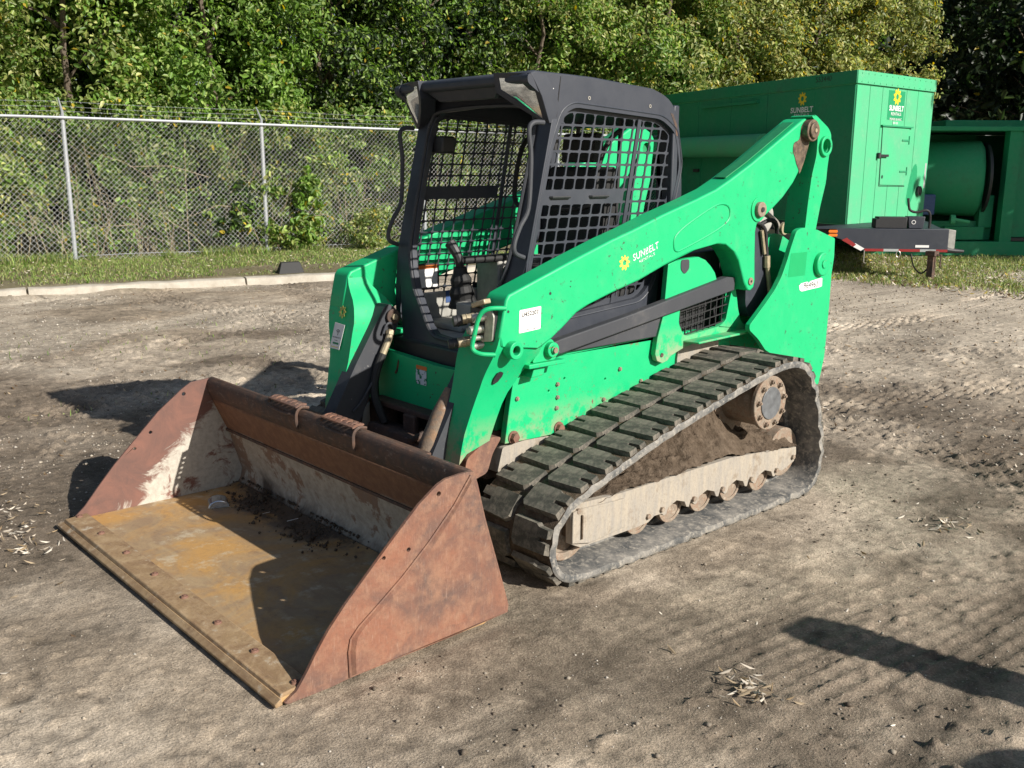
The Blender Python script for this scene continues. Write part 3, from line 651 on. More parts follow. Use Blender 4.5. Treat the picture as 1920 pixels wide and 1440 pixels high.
# black guard bar along the side
for s in (1, -1):
    c = MB(); c.px([(1.50, .842), (1.53, .828), (1.60, .829), (2.046, .893), (2.798, 1.003), (2.80, 1.066), (2.735, 1.073), (2.05, .957), (1.60, .893), (1.52, .878)], s*.54, s*.585)
    gb = c.build('guard_bar', M['black_worn'], loader, .005)
    c = MB(); c.px([(1.50, .822), (2.36, .824), (2.345, .885), (2.30, .915), (2.16, .905), (1.55, .834)], s*.525, s*.545); c.build('lower_skirt', M['black_worn'], loader, .004)
    # rear quarter panel with grille
    RP = [(2.31, 1.16), (2.363, 1.172), (2.444, 1.180), (2.534, 1.181), (2.588, 1.163), (2.631, 1.132), (2.667, 1.097), (2.69, 1.05), (2.80, 1.00), (2.845, 1.012), (2.875, .90), (2.90, .84), (2.965, .79), (2.965, .776), (2.82, .79), (2.60, .775), (2.46, .752), (2.359, .724), (2.329, .703), (2.292, .694), (2.254, .710), (2.239, .745), (2.252, .82), (2.29, .93)]
    win = rounded([(2.409, .935), (2.404, .875), (2.440, .816), (2.47, .806), (2.72, .826), (2.775, .850), (2.80, .95), (2.815, 1.005), (2.74, 1.03), (2.60, 1.02), (2.43, .99)], .012, 2)
    c = MB(); c.px(RP, s*.53, s*.558, [win]); qp = c.build('quarter_panel', M['green_rear'], loader, .005)
    us = [2.38+.047*i for i in range(11)]; vs = [.79+.040*i for i in range(8)]
    c = MB()
    for u in us[1:]:
        q = clip_poly([(u-.0025, .76), (u+.0025, .76), (u+.0145, 1.1), (u+.0095, 1.1)], win if area(win) > 0 else win[::-1])
        if len(q) > 2: c.px(q, s*.536, s*.542)
    for v in vs:
        q = clip_poly([(2.35, v-.035), (2.90, v+.030), (2.90, v+.035), (2.35, v-.030)], win if area(win) > 0 else win[::-1])
        if len(q) > 2: c.px(q, s*.5425, s*.5475)
    c.build('side_grille', M['plastic'], qp)
    c = MB(); c.px(rounded([(2.43, .69), (2.44, .745), (2.55, .775), (2.75, .765), (2.76, .72), (2.70, .69), (2.55, .62), (2.44, .60)], .02), s*.505, s*.535); c.build('fender_gusset', M['drymud'], loader, .004)
    c = MB(); c.plate([[(.45, 2.42), (.64, 2.46), (.64, 2.86), (.60, 2.99), (.45, 3.0)]], lambda a, bb, t: (s*a, bb, .775 + .012*math.sin((bb-2.42)*4) + t), 0, .010); c.build('fender', M['green_rear'], loader, .003)
    for y, z in ((2.285, .735), (2.42, .66)):
        c = MB(); c.cyl((s*.535, y, z), (s*.562, y, z), .010, 10); c.build('bolt', M['rust_dark'], qp)
    c = MB(); c.px(rounded([(2.40, 1.175), (2.46, 1.175), (2.462, 1.13), (2.43, 1.105), (2.40, 1.13)], .014), s*.558, s*.561); c.build('cover_plug', M['black_worn'], qp)
    c = MB(); c.px([(2.36, .95), (2.385, 1.015), (2.42, 1.02), (2.45, .985), (2.47, 1.01), (2.56, 1.025), (2.60, 1.0), (2.60, .97)], s*.5585, s*.566); c.build('latch_plate', M['black_worn'], qp, .002)
    # lift cylinder with guard and pipe
    c = MB(); c.px(rounded([(2.93, 1.34), (3.00, 1.315), (3.03, 1.26), (3.075, 1.08), (3.105, .96), (3.095, .905), (3.03, .855), (2.95, .85), (2.91, .92), (2.90, 1.1)], .02), s*.505, s*.575); lc = c.build('lift_cylinder', M['black'], loader, .01)
    c = MB(); c.tube(cat([(s*.585, 2.95, 1.33), (s*.59, 2.99, 1.318), (s*.59, 3.028, 1.28), (s*.59, 3.045, 1.20), (s*.59, 3.052, 1.155)], False, 4), .009, 8); c.build('hydraulic_pipe', M['plastic'], lc)
    c = MB(); c.tube([(s*.59, 3.052, 1.160), (s*.59, 3.058, 1.10)], .017, 8); c.tube([(s*.59, 3.058, 1.11), (s*.59, 3.085, 1.02), (s*.59, 3.10, .955)], .0125, 8); c.tube([(s*.59, 2.995, 1.29), (s*.59, 3.03, 1.17)], .010, 6); c.build('cylinder_port', M['tansteel'], lc)
    # tilt cylinder: guard, eye, hose
    c = MB(); c.px(rounded([(1.335, .955), (1.365, .965), (1.40, .94), (1.418, .90), (1.41, .86), (1.30, .66), (1.17, .40), (1.00, .36), (1.03, .46), (1.17, .70)], .015), s*.425, s*.34)
    tc = c.build('tilt_cylinder', M['black_worn'], loader, .018, segs=3)
    for xx in ((.335, .322), (.43, .44)):
        c = MB(); c.cyl((s*xx[0], 1.375, .905), (s*xx[1], 1.375, .905), .036, 22); e = c.build('pin_washer', M['rust_dark'], tc, .003)
    c = MB(); c.cyl((s*.325, 1.375, .905), (s*.308, 1.375, .905), .016, 6); c.build('bolt', M['tansteel'], tc)
    c = MB(); c.tube(cat([(s*.325, 1.315, .83), (s*.322, 1.335, .872), (s*.322, 1.362, .872), (s*.322, 1.372, .84), (s*.325, 1.352, .79), (s*.325, 1.30, .72)], False, 5), .0065, 8); c.build('guard_loop', M['black_worn'], tc)
    c = MB(); c.tube([(s*.315, 1.355, .845), (s*.313, 1.335, .80), (s*.312, 1.300, .735)], .017, 10); c.tube([(s*.315, 1.350, .84), (s*.314, 1.345, .825)], .021, 6); c.build('hose_fitting', M['tansteel'], tc)
    c = MB(); c.tube(cat([(s*.312, 1.30, .737), (s*.31, 1.26, .65), (s*.30, 1.24, .55), (s*.25, 1.26, .42)], False, 5), .020, 10); c.build('hose', M['rubber'], tc)
    c = MB(); c.tube(cat([(s*.325, 1.262, .67), (s*.310, 1.25, .63), (s*.305, 1.215, .585), (s*.322, 1.18, .52), (s*.33, 1.14, .48)], False, 5), .006, 8); c.build('thin_pipe', M['black_worn'], tc)
    if s < 0: continue
    c = MB(); c.tube([(s*.350, 1.185, .70), (s*.355, 1.14, .60), (s*.362, 1.075, .48), (s*.365, 1.02, .36)], [.022, .046, .052, .044], 18); c.build('cylinder_barrel', M['rust_barrel'], tc, 0, ang=60)
# --- engine compartment, tailgate, pipes
c = MB(); c.px([(2.52, .82), (2.52, 1.18), (3.00, 1.20), (3.42, 1.10), (3.44, .5), (2.6, .5)], -.43, .43); hood = c.build('engine_cover', M['plastic'], loader, .02)
c = MB(); c.px(rounded([(3.50, .50), (3.50, 1.20), (3.54, 1.19), (3.56, 1.10), (3.555, .60), (3.53, .50)], .01), -.64, .655); c.build('tailgate', M['black'], loader, .01)
c = MB(); c.tube(cat([(.40, 3.12, 1.42), (.40, 3.20, 1.395), (.40, 3.30, 1.36), (.40, 3.40, 1.30), (.40, 3.44, 1.22), (.40, 3.46, 1.12)], False, 5), .016, 10)
c.tube(cat([(.36, 3.26, 1.44), (.36, 3.27, 1.38), (.36, 3.38, 1.345), (.36, 3.48, 1.29), (.36, 3.50, 1.20)], False, 5), .015, 10); c.build('steel_pipe', M['steel'], loader)
c = MB(); c.tube([(.36, 3.26, 1.45), (.36, 3.265, 1.41)], .025, 10); c.ring((.415, 3.45, 1.275), (.43, 3.45, 1.275), .034, .014, 18); c.tube([(.40, 3.455, 1.20), (.40, 3.47, 1.06)], .019, 10); c.build('pipe_clamp', M['tansteel'], loader)
c = MB(); c.cyl((.28, 3.42, 1.33), (.10, 3.46, 1.33), .11, 24); c.build('air_cleaner', M['floor_grey'], loader, .01)
for (y0, z0, y1, z1) in ((3.26, 1.20, 3.34, 1.27), (3.24, 1.12, 3.30, 1.16)):
    c = MB(); c.box((.20, y0, z0), (.34, y1, z1)); c.build('valve_block', M['green'], loader, .01)
c = MB(); c.tube(cat([(.43, 3.20, 1.30), (.44, 3.28, 1.325), (.43, 3.36, 1.30), (.42, 3.40, 1.18)], False, 5), .012, 8); c.tube(cat([(.38, 3.15, 1.25), (.38, 3.22, 1.30), (.38, 3.33, 1.27), (.36, 3.38, 1.10)], False, 5), .012, 8); c.build('black_hose', M['rubber'], loader)
c = MB(); c.px(rounded([(2.45, 1.36), (2.51, 1.42), (2.56, 1.44), (2.60, 1.40), (2.62, 1.34), (2.5, 1.30)], .02), .44, .50); c.build('rear_bracket', M['green'], loader, .004)
c = MB(); c.cyl((.50, 2.575, 1.40), (.52, 2.575, 1.40), .022, 6); c.build('bolt', M['tansteel'], loader)
c = MB(); c.px([(3.02, 1.18), (3.45, 1.14), (3.47, .9), (3.05, .9)], -.45, .45); c.build('radiator', M['plastic'], loader, .01)

# --- cab
def yf(z): return 1.504 + (.235*(z-1.2) if z > 1.2 else .16*(z-1.2))
FR = [(1.486, .90), (1.488, 1.03), (1.506, 1.20), (1.585, 1.50), (1.655, 1.80), (1.600, 1.875), (1.505, 1.930), (1.505, 1.962), (1.56, 1.972), (1.90, 1.965), (2.30, 1.940), (2.41, 1.895), (2.466, 1.80), (2.500, 1.54), (2.505, 1.43), (2.36, 1.12), (2.335, .83), (1.50, .83)]
FR = rounded(FR, [.02, .02, .01, .01, .02, .03, .02, .02, .02, .1, .08, .08, .05, .06, .06, .06, .02, .04], 4)
WN = [(1.50, 1.02), (1.522, 1.16), (1.64, 1.64), (1.70, 1.795), (1.76, 1.828), (2.31, 1.80), (2.41, 1.745), (2.445, 1.60), (2.38, 1.38), (2.27, 1.08), (2.20, 1.02), (1.56, .965)]
WN = rounded([(p[0]+.02, p[1]) for p in WN], .04, 3)
cyw = sum(p[0] for p in WN)/len(WN); czw = sum(p[1] for p in WN)/len(WN)
def grow(P, d):
    out = []
    for a, b_ in P:
        v = Vector((a-cyw, b_-czw)); v = v*(1 + d/v.length); out.append((cyw+v.x, czw+v.y))
    return out
c = MB(); c.px(FR, .425, .462, [grow(WN, .018)]); cab = c.build('cab', M['black'], loader, .016, segs=4)
cab['label'] = 'charcoal operator cab with mesh side screens'
c = MB(); c.px(FR, -.425, -.462, [grow(WN, .018)]); c.build('side_frame', M['black'], cab, .012, segs=3)
us = [1.50 + .064*i for i in range(17)]; vs = [.955 + .0545*i for i in range(18)]
band = {(i, 9) for i in range(20)} - {(i, 9) for i in range(8, 20)}
for s in (1, -1):
    c = MB(); solid = {(i, 9) for i in range(0, 8)} | {(9, 0)}
    grid_plate(c, grow(WN, .030), WN, us, vs, .0085 if s > 0 else .0068, lambda a, b_, t: (s*t, a, b_), .432, .437, solid, shear=.20, minarea=.22)
    mp = c.build('side_screen', M['black'], cab)
    c = MB(); c.beam((s*.438, 2.055, .97), (s*.438, 2.215, 1.81), .006, .022, upv=(0, 1, 0)); c.build('screen_mullion', M['black'], mp)
    c = MB()
    for a, z in ((1.66, 1.473), (1.90, 1.473)): c.tube([(s*.437, a, z), (s*.447, a+.005, z), (s*.447, a+.11, z), (s*.437, a+.115, z)], .006, 6)
    c.build('screen_latch', M['plastic'], mp)
    c = MB(); pts = cat([(s*.4615, a, b_) for a, b_ in grow(WN, .040)], True, 1); c.tube(pts+[pts[0]], .004, 6, cap=False); c.build('pressed_groove', M['black'], cab)
OUT = [(0, .722), (.20, .728), (.28, .745), (.338, .785), (.372, .90), (.405, 1.02), (.452, 1.17), (.463, 1.22), (.463, 1.84), (.44, 1.92), (0, 1.93)]
INN = [(0, .836), (.09, .842), (.145, .875), (.212, .955), (.275, 1.03), (.318, 1.12), (.345, 1.21), (.355, 1.35), (.362, 1.72), (.345, 1.80), (.295, 1.845), (0, 1.858)]
def mir(P): return [p for p in P] + [(-p[0], p[1]) for p in reversed(P) if p[0] > 1e-6]
c = MB(); c.plate([mir(OUT), mir(INN)], lambda a, b_, t: (a, yf(b_)+t, b_), 0, .032); c.build('door_frame', M['black'], cab, .010, segs=3)
c = MB(); pts = [(a, yf(b_)-.006, b_) for a, b_ in mir([(x*1.035, .84+(z-.84)*1.003 - (.008 if z < .85 else 0)) for x, z in INN])]; pts = cat(pts, True, 3); c.tube(pts+[pts[0]], .009, 6, cap=False); c.build('door_seal', M['black_worn'], cab)
c = MB(); c.box((-.36, 1.43, .76), (.36, 1.52, .80)); c.build('sill', M['black_worn'], cab, .01)
c = MB(); c.px([(1.512, 1.968), (1.56, 1.982), (1.90, 1.975), (2.30, 1.948), (2.415, 1.905), (2.462, 1.84), (2.466, 1.79), (2.44, 1.79), (2.40, 1.85), (2.30, 1.89), (1.60, 1.90), (1.55, 1.925), (1.512, 1.93)], -.446, .446); c.build('roof', M['black'], cab, .016, segs=3)
c = MB(); c.plate([[(-.27, 1.935), (-.20, 1.885), (.20, 1.885), (.27, 1.935), (.27, 1.97), (-.27, 1.97)]], lambda a, b_, t: (a, 1.515+(1.97-b_)*.6+t, b_), 0, .05); c.build('visor', M['black'], cab, .008)
for s in (1, -1):
    LP = [(.285, 1.500, 1.957), (.435, 1.530, 1.947), (.448, 1.560, 1.890), (.436, 1.612, 1.792), (.405, 1.592, 1.815), (.335, 1.550, 1.872), (.285, 1.510, 1.912)]
    HP = [(.262, 1.490, 1.978), (.462, 1.520, 1.968), (.468, 1.575, 1.88), (.462, 1.625, 1.775), (.420, 1.612, 1.785), (.325, 1.552, 1.850), (.262, 1.505, 1.900)]
    n = 7
    hv = [(s*x, y+.004, z) for x, y, z in HP] + [(s*x, y+.09, z) for x, y, z in HP]; ic = [(s*x*1.0, y+.002, z) for x, y, z in LP] + [(s*x, y+.03, z) for x, y, z in LP]
    c = MB(); c.add(hv+ic, [(i, (i+1) % n, n+(i+1) % n, n+i) for i in range(n)] + [(i, (i+1) % n, 2*n+(i+1) % n, 2*n+i) for i in range(n)] + [(2*n+i, 2*n+(i+1) % n, 3*n+(i+1) % n, 3*n+i) for i in range(n)] + [tuple(3*n+i for i in range(n)), tuple(n+i for i in range(n))])
    hs = c.build('headlight_housing', M['black'], cab, .004)
    c = MB(); lv = [(s*x, y+.006, z) for x, y, z in LP] + [(s*x, y+.018, z) for x, y, z in LP]; ctr = (s*.375, 1.525, 1.90)
    c.add(lv+[ctr], [(i, (i+1) % n, 14) for i in range(n)] + [(i, (i+1) % n, n+(i+1) % n, n+i) for i in range(n)]); c.build('headlight', M['lamp'], hs)
    c = MB(); pts = [(.452, 1.605, 1.777), (.452, 1.548, 1.775), (.452, 1.524, 1.745), (.452, 1.534, 1.66), (.452, 1.534, 1.577), (.452, 1.522, 1.43), (.452, 1.476, 1.356), (.452, 1.446, 1.290), (.452, 1.452, 1.250), (.452, 1.500, 1.230)]
    c.tube(cat([(s*x, y, z) for x, y, z in pts], False, 5), .0105, 10); c.build('grab_handle', M['black_worn'], cab)
c = MB(); c.tube([(.4625, 1.690, 1.963), (.4635, 1.680, 1.90), (.4625, 1.668, 1.80)], .0022, 4); c.build('panel_seam', M['rubber'], cab)
for y_, z_ in ((1.86, 1.885), (2.255, 1.868)): c = MB(); c.ring((.461, y_, z_), (.4645, y_, z_), .008, .0045, 12); c.build('grommet', M['steel'], cab)
for k_, (y_, z_) in enumerate(((1.575, 1.918), (1.592, 1.917), (1.606, 1.917), (1.625, 1.915), (1.648, 1.913))): c = MB(); c.cyl((.4615, y_, z_), (.4632, y_, z_), .0022, 6); c.build('paint_fleck', M['white'], cab)
c = MB(); c.plate([[(2.40, 1.845), (2.42, 1.84), (2.452, 1.79), (2.458, 1.74), (2.447, 1.745), (2.435, 1.79)]], fx, .4622, .4630); c.build('rust_scrape', M['rust_dark'], cab)
# rear frame
RO = [(-.46, 1.10), (.46, 1.10), (.46, 1.88), (-.46, 1.88)]; RI = rounded([(-.36, 1.30), (.36, 1.30), (.36, 1.80), (-.36, 1.80)], .05)
c = MB(); c.py(RO, 2.43, 2.47, [RI]); c.build('rear_frame', M['black'], cab, .01)
c = MB(); c.box((-.42, 1.50, .80), (.42, 2.42, .83)); c.build('cab_floor', M['floor_grey'], cab)
c = MB(); c.box((-.425, 1.55, .80), (-.405, 2.35, .99)); c.box((-.405, 1.95, .84), (-.23, 2.40, 1.14)); c.build('side_console', M['floor_grey'], cab, .01)
c = MB(); c.box((.23, 1.85, .84), (.405, 2.40, 1.14)); c.build('side_console', M['plastic'], cab, .01)
c = MB(); c.plate([rrect(1.575, 1.012, 1.718, 1.104, .004, 2)], fx, -.4295, -.4285, ); wl = c.build('white_label', M['white'], cab)
c = MB(); c.plate([rrect(1.575, 1.104, 1.718, 1.122, .003, 2)], fx, -.4295, -.4285); c.build('orange_label_band', M['orange'], wl)
c = MB(); c.px([(1.56, 1.0), (1.73, 1.0), (1.73, 1.13), (1.56, 1.13)], -.4345, -.4300); c.build('label_backing', M['plastic'], cab)
c = MB(); c.box((-.16, 1.62, .84), (-.02, 1.68, .97)); c.box((-.40, 1.60, .831), (-.10, 1.80, .86)); c.build('footrest', M['floor_grey'], cab, .008)
c = MB(); c.px([(1.75, .93), (1.80, .93), (1.80, .99), (1.75, .99)], -.404, -.402); c.build('blue_label', M['blue'], cab)
seat = None
c = MB(); c.box((-.22, 1.95, 1.02), (.22, 2.28, 1.12)); seat = c.build('seat', M['rubber'], cab, .03, segs=3)
c = MB(); c.px(rounded([(2.22, 1.08), (2.27, 1.60), (2.33, 1.60), (2.33, 1.08)], .03), -.20, .20); c.build('seat_back', M['rubber'], seat, .03, segs=3)
c = MB(); c.px(rounded([(2.26, 1.62), (2.275, 1.76), (2.33, 1.76), (2.33, 1.62)], .02), -.11, .11); c.build('headrest', M['rubber'], seat, .02)
c = MB(); c.box((-.19, 1.99, .83), (.19, 2.25, 1.02)); c.build('seat_suspension', M['tan'], seat, .02)
for s in (1, -1):
    c = MB(); c.box((s*.225, 1.72, 1.135), (s*.30, 2.20, 1.17)); c.build('armrest', M['rubber'], seat, .015)
    c = MB(); pts = [(s*.20, 1.70, .94), (s*.20, 1.695, .98), (s*.20, 1.69, 1.01), (s*.20, 1.688, 1.04), (s*.20, 1.685, 1.07), (s*.20, 1.682, 1.10), (s*.20, 1.680, 1.13)]
    c.tube(pts, [.075, .058, .062, .048, .052, .036, .030], 14); j = c.build('joystick_boot', M['rubber'], cab, 0, ang=20)
    c = MB(); c.tube(cat([(s*.20, 1.68, 1.12), (s*.20, 1.672, 1.17), (s*.215, 1.66, 1.21), (s*.24, 1.65, 1.245)], False, 4), .019, 10, .028); c.build('joystick_grip', M['plastic'], j, .004)
    c = MB(); c.tube(cat([(s*.29, 2.28, 1.78), (s*.29, 2.18, 1.72), (s*.28, 2.12, 1.60), (s*.28, 2.10, 1.46), (s*.22, 2.08, 1.41), (s*.05, 2.06, 1.40)], False, 5), .012, 8); c.build('lap_bar', M['rubber'], cab)
for x0_ in (.30, -.41): c = MB(); c.box((x0_, 1.66, 1.66), (x0_+.11, 1.74, 1.74)); c.build('instrument_panel', M['plastic'], cab, .01)
for q_ in ([(.10, 2.44, 1.28), (.13, 2.43, 1.82)], [(-.18, 2.44, 1.28), (-.16, 2.43, 1.82)]): c = MB(); c.tube(q_, .012, 6); c.build('rear_guard_bar', M['plastic'], cab)

# --- tracks
PATH = [(1.40, .004), (1.75, 0), (2.2, 0), (2.65, 0), (2.93, .006), (3.02, .040), (3.068, .115), (3.080, .20), (3.062, .31), (3.025, .44), (2.975, .56), (2.90, .655), (2.80, .700), (2.66, .702), (2.506, .675), (2.18, .605), (1.844, .524), (1.60, .452), (1.396, .385), (1.275, .335), (1.200, .262), (1.172, .175), (1.190, .085), (1.262, .022)]
sm = cat([(0, y, z) for y, z in PATH], True, 10)
P2 = np.array([(p.y, p.z) for p in sm]); seg = np.linalg.norm(np.roll(P2, -1, 0)-P2, axis=1); cum = np.concatenate([[0], np.cumsum(seg)]); LEN = cum[-1]
def at(sd):
    sd = sd % LEN; i = int(np.searchsorted(cum, sd, side='right')-1); i = min(i, len(P2)-1); t = (sd-cum[i])/max(seg[i], 1e-9)
    p = P2[i]*(1-t) + P2[(i+1) % len(P2)]*t; i0 = P2[(i-2) % len(P2)]; i1 = P2[(i+3) % len(P2)]; d = (i1-i0)/np.linalg.norm(i1-i0)
    return p, d          # path runs counter-clockwise seen from +x with y right: outward normal = (d.z,-d.y)
def track(s):
    t = MB(); NS = 150; XS = [.527, .973]
    cs = []
    for k in range(NS):
        p, d = at(LEN*k/NS); n = np.array([d[1], -d[0]])
        prof = [(.530, 0), (.527, -.01), (.527, -.030), (.56, -.036), (.70, -.040), (.715, -.052), (.785, -.052), (.80, -.040), (.93, -.036), (.972, -.030), (.975, -.01), (.970, 0)]
        wb = .0035*math.sin(k*1.7)+.003*math.sin(k*4.1+1)+.002*math.sin(k*7.7); cs.append([(s*(x + (wb if x > .96 else 0)), p[0]+n[0]*(h + (wb*.5 if x > .9 and h < -.02 else 0)), p[1]+n[1]*(h + (wb*.5 if x > .9 and h < -.02 else 0))) for x, h in prof])
    m = len(cs[0]); vs = [v for c_ in cs for v in c_]; fs = [(k*m+i, k*m+(i+1) % m, ((k+1) % NS)*m+(i+1) % m, ((k+1) % NS)*m+i) for k in range(NS) for i in range(m)]
    t.add(vs, fs); tr = t.build('rubber_track', M['belt'], loader, 0); tr.data.materials.append(M['mud'])
    for pl in tr.data.polygons:
        vv = [i % m for i in pl.vertices]
        if set(vv) <= {0, m-1}: pl.material_index = 1
    # tread lugs: one mesh each column, copied round the loop
    n_l = 31; pitch = LEN/n_l
    lug_me = []
    for side in (0, 1):
        L_ = pitch*.86; w = .205; o = []
        if side: o = [(0, 0), (.135, 0), (.150, .010), (w, .012), (w, L_*.40), (.150, L_*.42), (.145, L_*.55), (w, L_*.58), (w, L_-.006), (.02, L_), (0, L_-.02)]
        else: o = [(0, .012), (.055, .010), (.07, 0), (w, 0), (w, L_-.02), (w-.02, L_), (0, L_-.006), (0, L_*.58), (.060, L_*.55), (.055, L_*.42), (0, L_*.40)]
        cxm = w/2; c_ = MB(); vb = []
        nn = len(o); tris = tessellate_polygon([[Vector((a, b_, 0)) for a, b_ in o]])
        for (a, b_), h in [(q, -.006) for q in o] + [(q, .021) for q in o]:
            k = .93 if h > 0 else 1.0; aa = cxm + (a-cxm)*(.965 if h > 0 else 1); bb = L_/2 + (b_-L_/2)*k
            vb.append((-s*(aa-cxm), bb-L_/2, h))
        c_.add(vb, [tuple(q) for q in tris] + [tuple(nn+q for q in reversed(tr_)) for tr_ in tris] + [(i, (i+1) % nn, nn+(i+1) % nn, nn+i) for i in range(nn)])
        me = c_.mesh('tread_lug'); smooth(me, 25); me.materials.append(M['track']); lug_me.append(me)
    r2 = random.Random(3)
    for side in (0, 1):
        for k in range(n_l):
            p, d = at(pitch*(k + (.5 if side else 0))); n = np.array([d[1], -d[0]])
            ang = math.atan2(d[1], d[0])
            o = bpy.data.objects.new('tread_lug', lug_me[side]); col.objects.link(o)
            sc_ = r2.uniform(.96, 1.0); yw = r2.uniform(-.02, .02)
            o.matrix_basis = Matrix(((-1, 0, 0, s*(.638 if not side else .866)), (0, d[0], n[0], p[0]), (0, d[1], n[1], p[1]), (0, 0, 0, 1))) @ Matrix.Rotation(yw, 4, 'Z') @ Matrix.Diagonal((sc_, r2.uniform(.94, 1.0), r2.uniform(.8, 1.05), 1))
            parent_to(o, tr)
    if s > 0:
        dm = MB(); dm.add([(-.03, -.012, 0), (.03, -.012, 0), (.03, .012, 0), (-.03, .012, 0), (-.02, -.006, .03), (.02, -.006, .03), (.02, .006, .03), (-.02, .006, .03)], [(0, 1, 2, 3), (4, 5, 6, 7), (0, 1, 5, 4), (1, 2, 6, 5), (2, 3, 7, 6), (3, 0, 4, 7)])
        dme = dm.mesh('drive_lug'); dme.materials.append(M['rust_hub'])
        for k in range(46):
            p, d = at(LEN*k/46); n = np.array([d[1], -d[0]])
            o = bpy.data.objects.new('drive_lug', dme); col.objects.link(o); o.location = (s*.75, p[0]-n[0]*.050, p[1]-n[1]*.050); o.rotation_euler = (math.atan2(d[1], d[0]), 0, 0); parent_to(o, tr)
    # undercarriage
    FRM = [(1.352, .135), (1.349, .272), (1.375, .298), (1.578, .286), (1.705, .284), (1.925, .286), (2.399, .286), (2.70, .262), (2.887, .240), (2.940, .236), (2.944, .20), (2.928, .164), (2.831, .135)]
    def scal(y): return [(y+.10, .150), (y+.088, .118), (y+.070, .122), (y+.055, .150), (y, .168), (y-.055, .150), (y-.070, .122), (y-.085, .118), (y-.10, .130)]
    for y in (2.678, 2.447, 2.224, 2.009): FRM += [(a, z) for a, z in scal(y)]
    FRM += [(1.86, .132), (1.82, .112), (1.74, .108), (1.406, .108)]
    f = MB(); f.px(FRM, s*.872, s*.902); fr = f.build('track_frame', M['drymud'], loader, .004)
    f = MB(); f.px([(1.36, .15), (1.36, .275), (2.90, .235), (2.90, .18)], s*.60, s*.87); f.build('frame_beam', M['mud'], fr, .01)
    f = MB(); f.px([(1.35, .14), (1.352, .270), (1.40, .275), (1.60, .262), (1.655, .262), (1.655, .135), (1.45, .118)], s*.9023, s*.912); f.build('idler_guard', M['drymud'], fr, .003)
    f = MB(); f.box((s*.912, 1.395, .15), (s*.920, 1.402, .25)); f.build('guard_slot', M['mud'], fr)
    for y in (1.79, 2.009, 2.224, 2.447, 2.678):
        f = MB(); zc = .138; r_ = .080
        f.cyl((s*.862, y, zc), (s*.846, y, zc), r_, 28); f.cyl((s*.846, y, zc), (s*.83, y, zc), r_*.93, 24); f.cyl((s*.70, y, zc), (s*.66, y, zc), r_, 24); f.cyl((s*.86, y, zc), (s*.62, y, zc), r_*.6, 16); f.ring((s*.868, y, zc), (s*.862, y, zc), r_, r_*.82, 28)
        f.build('track_roller', M['rust_hub'], fr, .002)
    for y, z in ((1.385, .268), (1.815, .142), (1.905, .152), (2.125, .15), (2.335, .15), (2.56, .15), (2.77, .15), (2.91, .19)):
        f = MB(); f.cyl((s*.902, y, z), (s*.914, y, z), .012, 6); f.build('bolt', M['rust_hub'], fr)
    f = MB(); f.cyl((s*.84, 1.365, .185), (s*.66, 1.365, .185), .132, 28); f.ring((s*.862, 1.365, .185), (s*.84, 1.365, .185), .132, .10, 28); f.build('front_idler', M['rust_hub'], fr, .004)
    f = MB(); f.cyl((s*.84, 2.92, .20), (s*.66, 2.92, .20), .125, 28); f.build('rear_idler', M['rust_hub'], fr, .004)
    hy, hz = 2.650, .512
    f = MB(); f.cyl((s*.55, hy, hz), (s*.90, hy, hz), .118, 32); f.ring((s*.905, hy, hz), (s*.928, hy, hz), .130, .05, 36); f.cyl((s*.90, hy, hz), (s*.926, hy, hz), .128, 36); sp = f.build('drive_motor', M['rust_hub'], loader, .004)
    f = MB(); f.cyl((s*.926, hy, hz), (s*.934, hy, hz), .078, 30); f.build('hub_cover', M['silver_dirty'], sp, .002)
    for k in range(9):
        t_ = 2*math.pi*k/9+.2; y, z = hy+.103*math.cos(t_), hz+.103*math.sin(t_)
        f = MB(); f.cyl((s*.927, y, z), (s*.930, y, z), .017, 14); f.cyl((s*.930, y, z), (s*.944, y, z), .0115, 6); f.cyl((s*.944, y, z), (s*.950, y, z), .006, 8); f.build('hub_bolt', M['rust_hub'], sp)
    f = MB(); gp = []
    for k in range(17):
        for a, rr in ((0, .150), (.3, .168), (.6, .168), (.85, .150)): t_ = 2*math.pi*(k+a)/17; gp.append((hy+rr*math.cos(t_), hz+rr*math.sin(t_)))
    f.px(gp, s*.70, s*.73); f.build('drive_sprocket', M['rust_hub'], sp, 0)
    # mud packed on the frame
    ys = np.linspace(1.50, 2.945, 230); xs_ = np.linspace(.58, .905, 54)
    crest = np.interp(ys, [1.5, 1.6, 1.8, 2.0, 2.2, 2.32, 2.42, 2.47, 2.53, 2.60, 2.66, 2.74, 2.86, 2.93, 2.945], [.27, .295, .335, .38, .435, .475, .515, .51, .44, .352, .335, .352, .345, .31, .25])
    r3 = np.random.default_rng(11); X_, Y_ = np.meshgrid(xs_, ys)
    nz = fbm(X_*9, Y_*9, 5, 31, .6) + .35*np.abs(fbm(X_*28, Y_*28, 3, 37))
    rim = np.interp(Y_, [1.5, 2.4, 2.6, 2.95], [.285, .305, .275, .235])
    cr = np.repeat(crest[:, None], len(xs_), 1); t_ = np.clip((X_-.66)/(.905-.66), 0, 1)
    Z_ = cr*(1-t_**1.15) + rim*t_**1.15 + nz*.052*(1-t_*.5)
    f = MB(); nx = len(xs_); f.add([(s*x, y, z) for x, y, z in zip(X_.ravel(), Y_.ravel(), Z_.ravel())], [(j*nx+i, j*nx+i+1, (j+1)*nx+i+1, (j+1)*nx+i) for j in range(len(ys)-1) for i in range(nx-1)])
    f.build('packed_mud', M['mud'], loader, 0, ang=60)
    return tr
M['silver_dirty'] = simple('scratched hub cover', (.20, .21, .22), .5, .3, 25, .5)
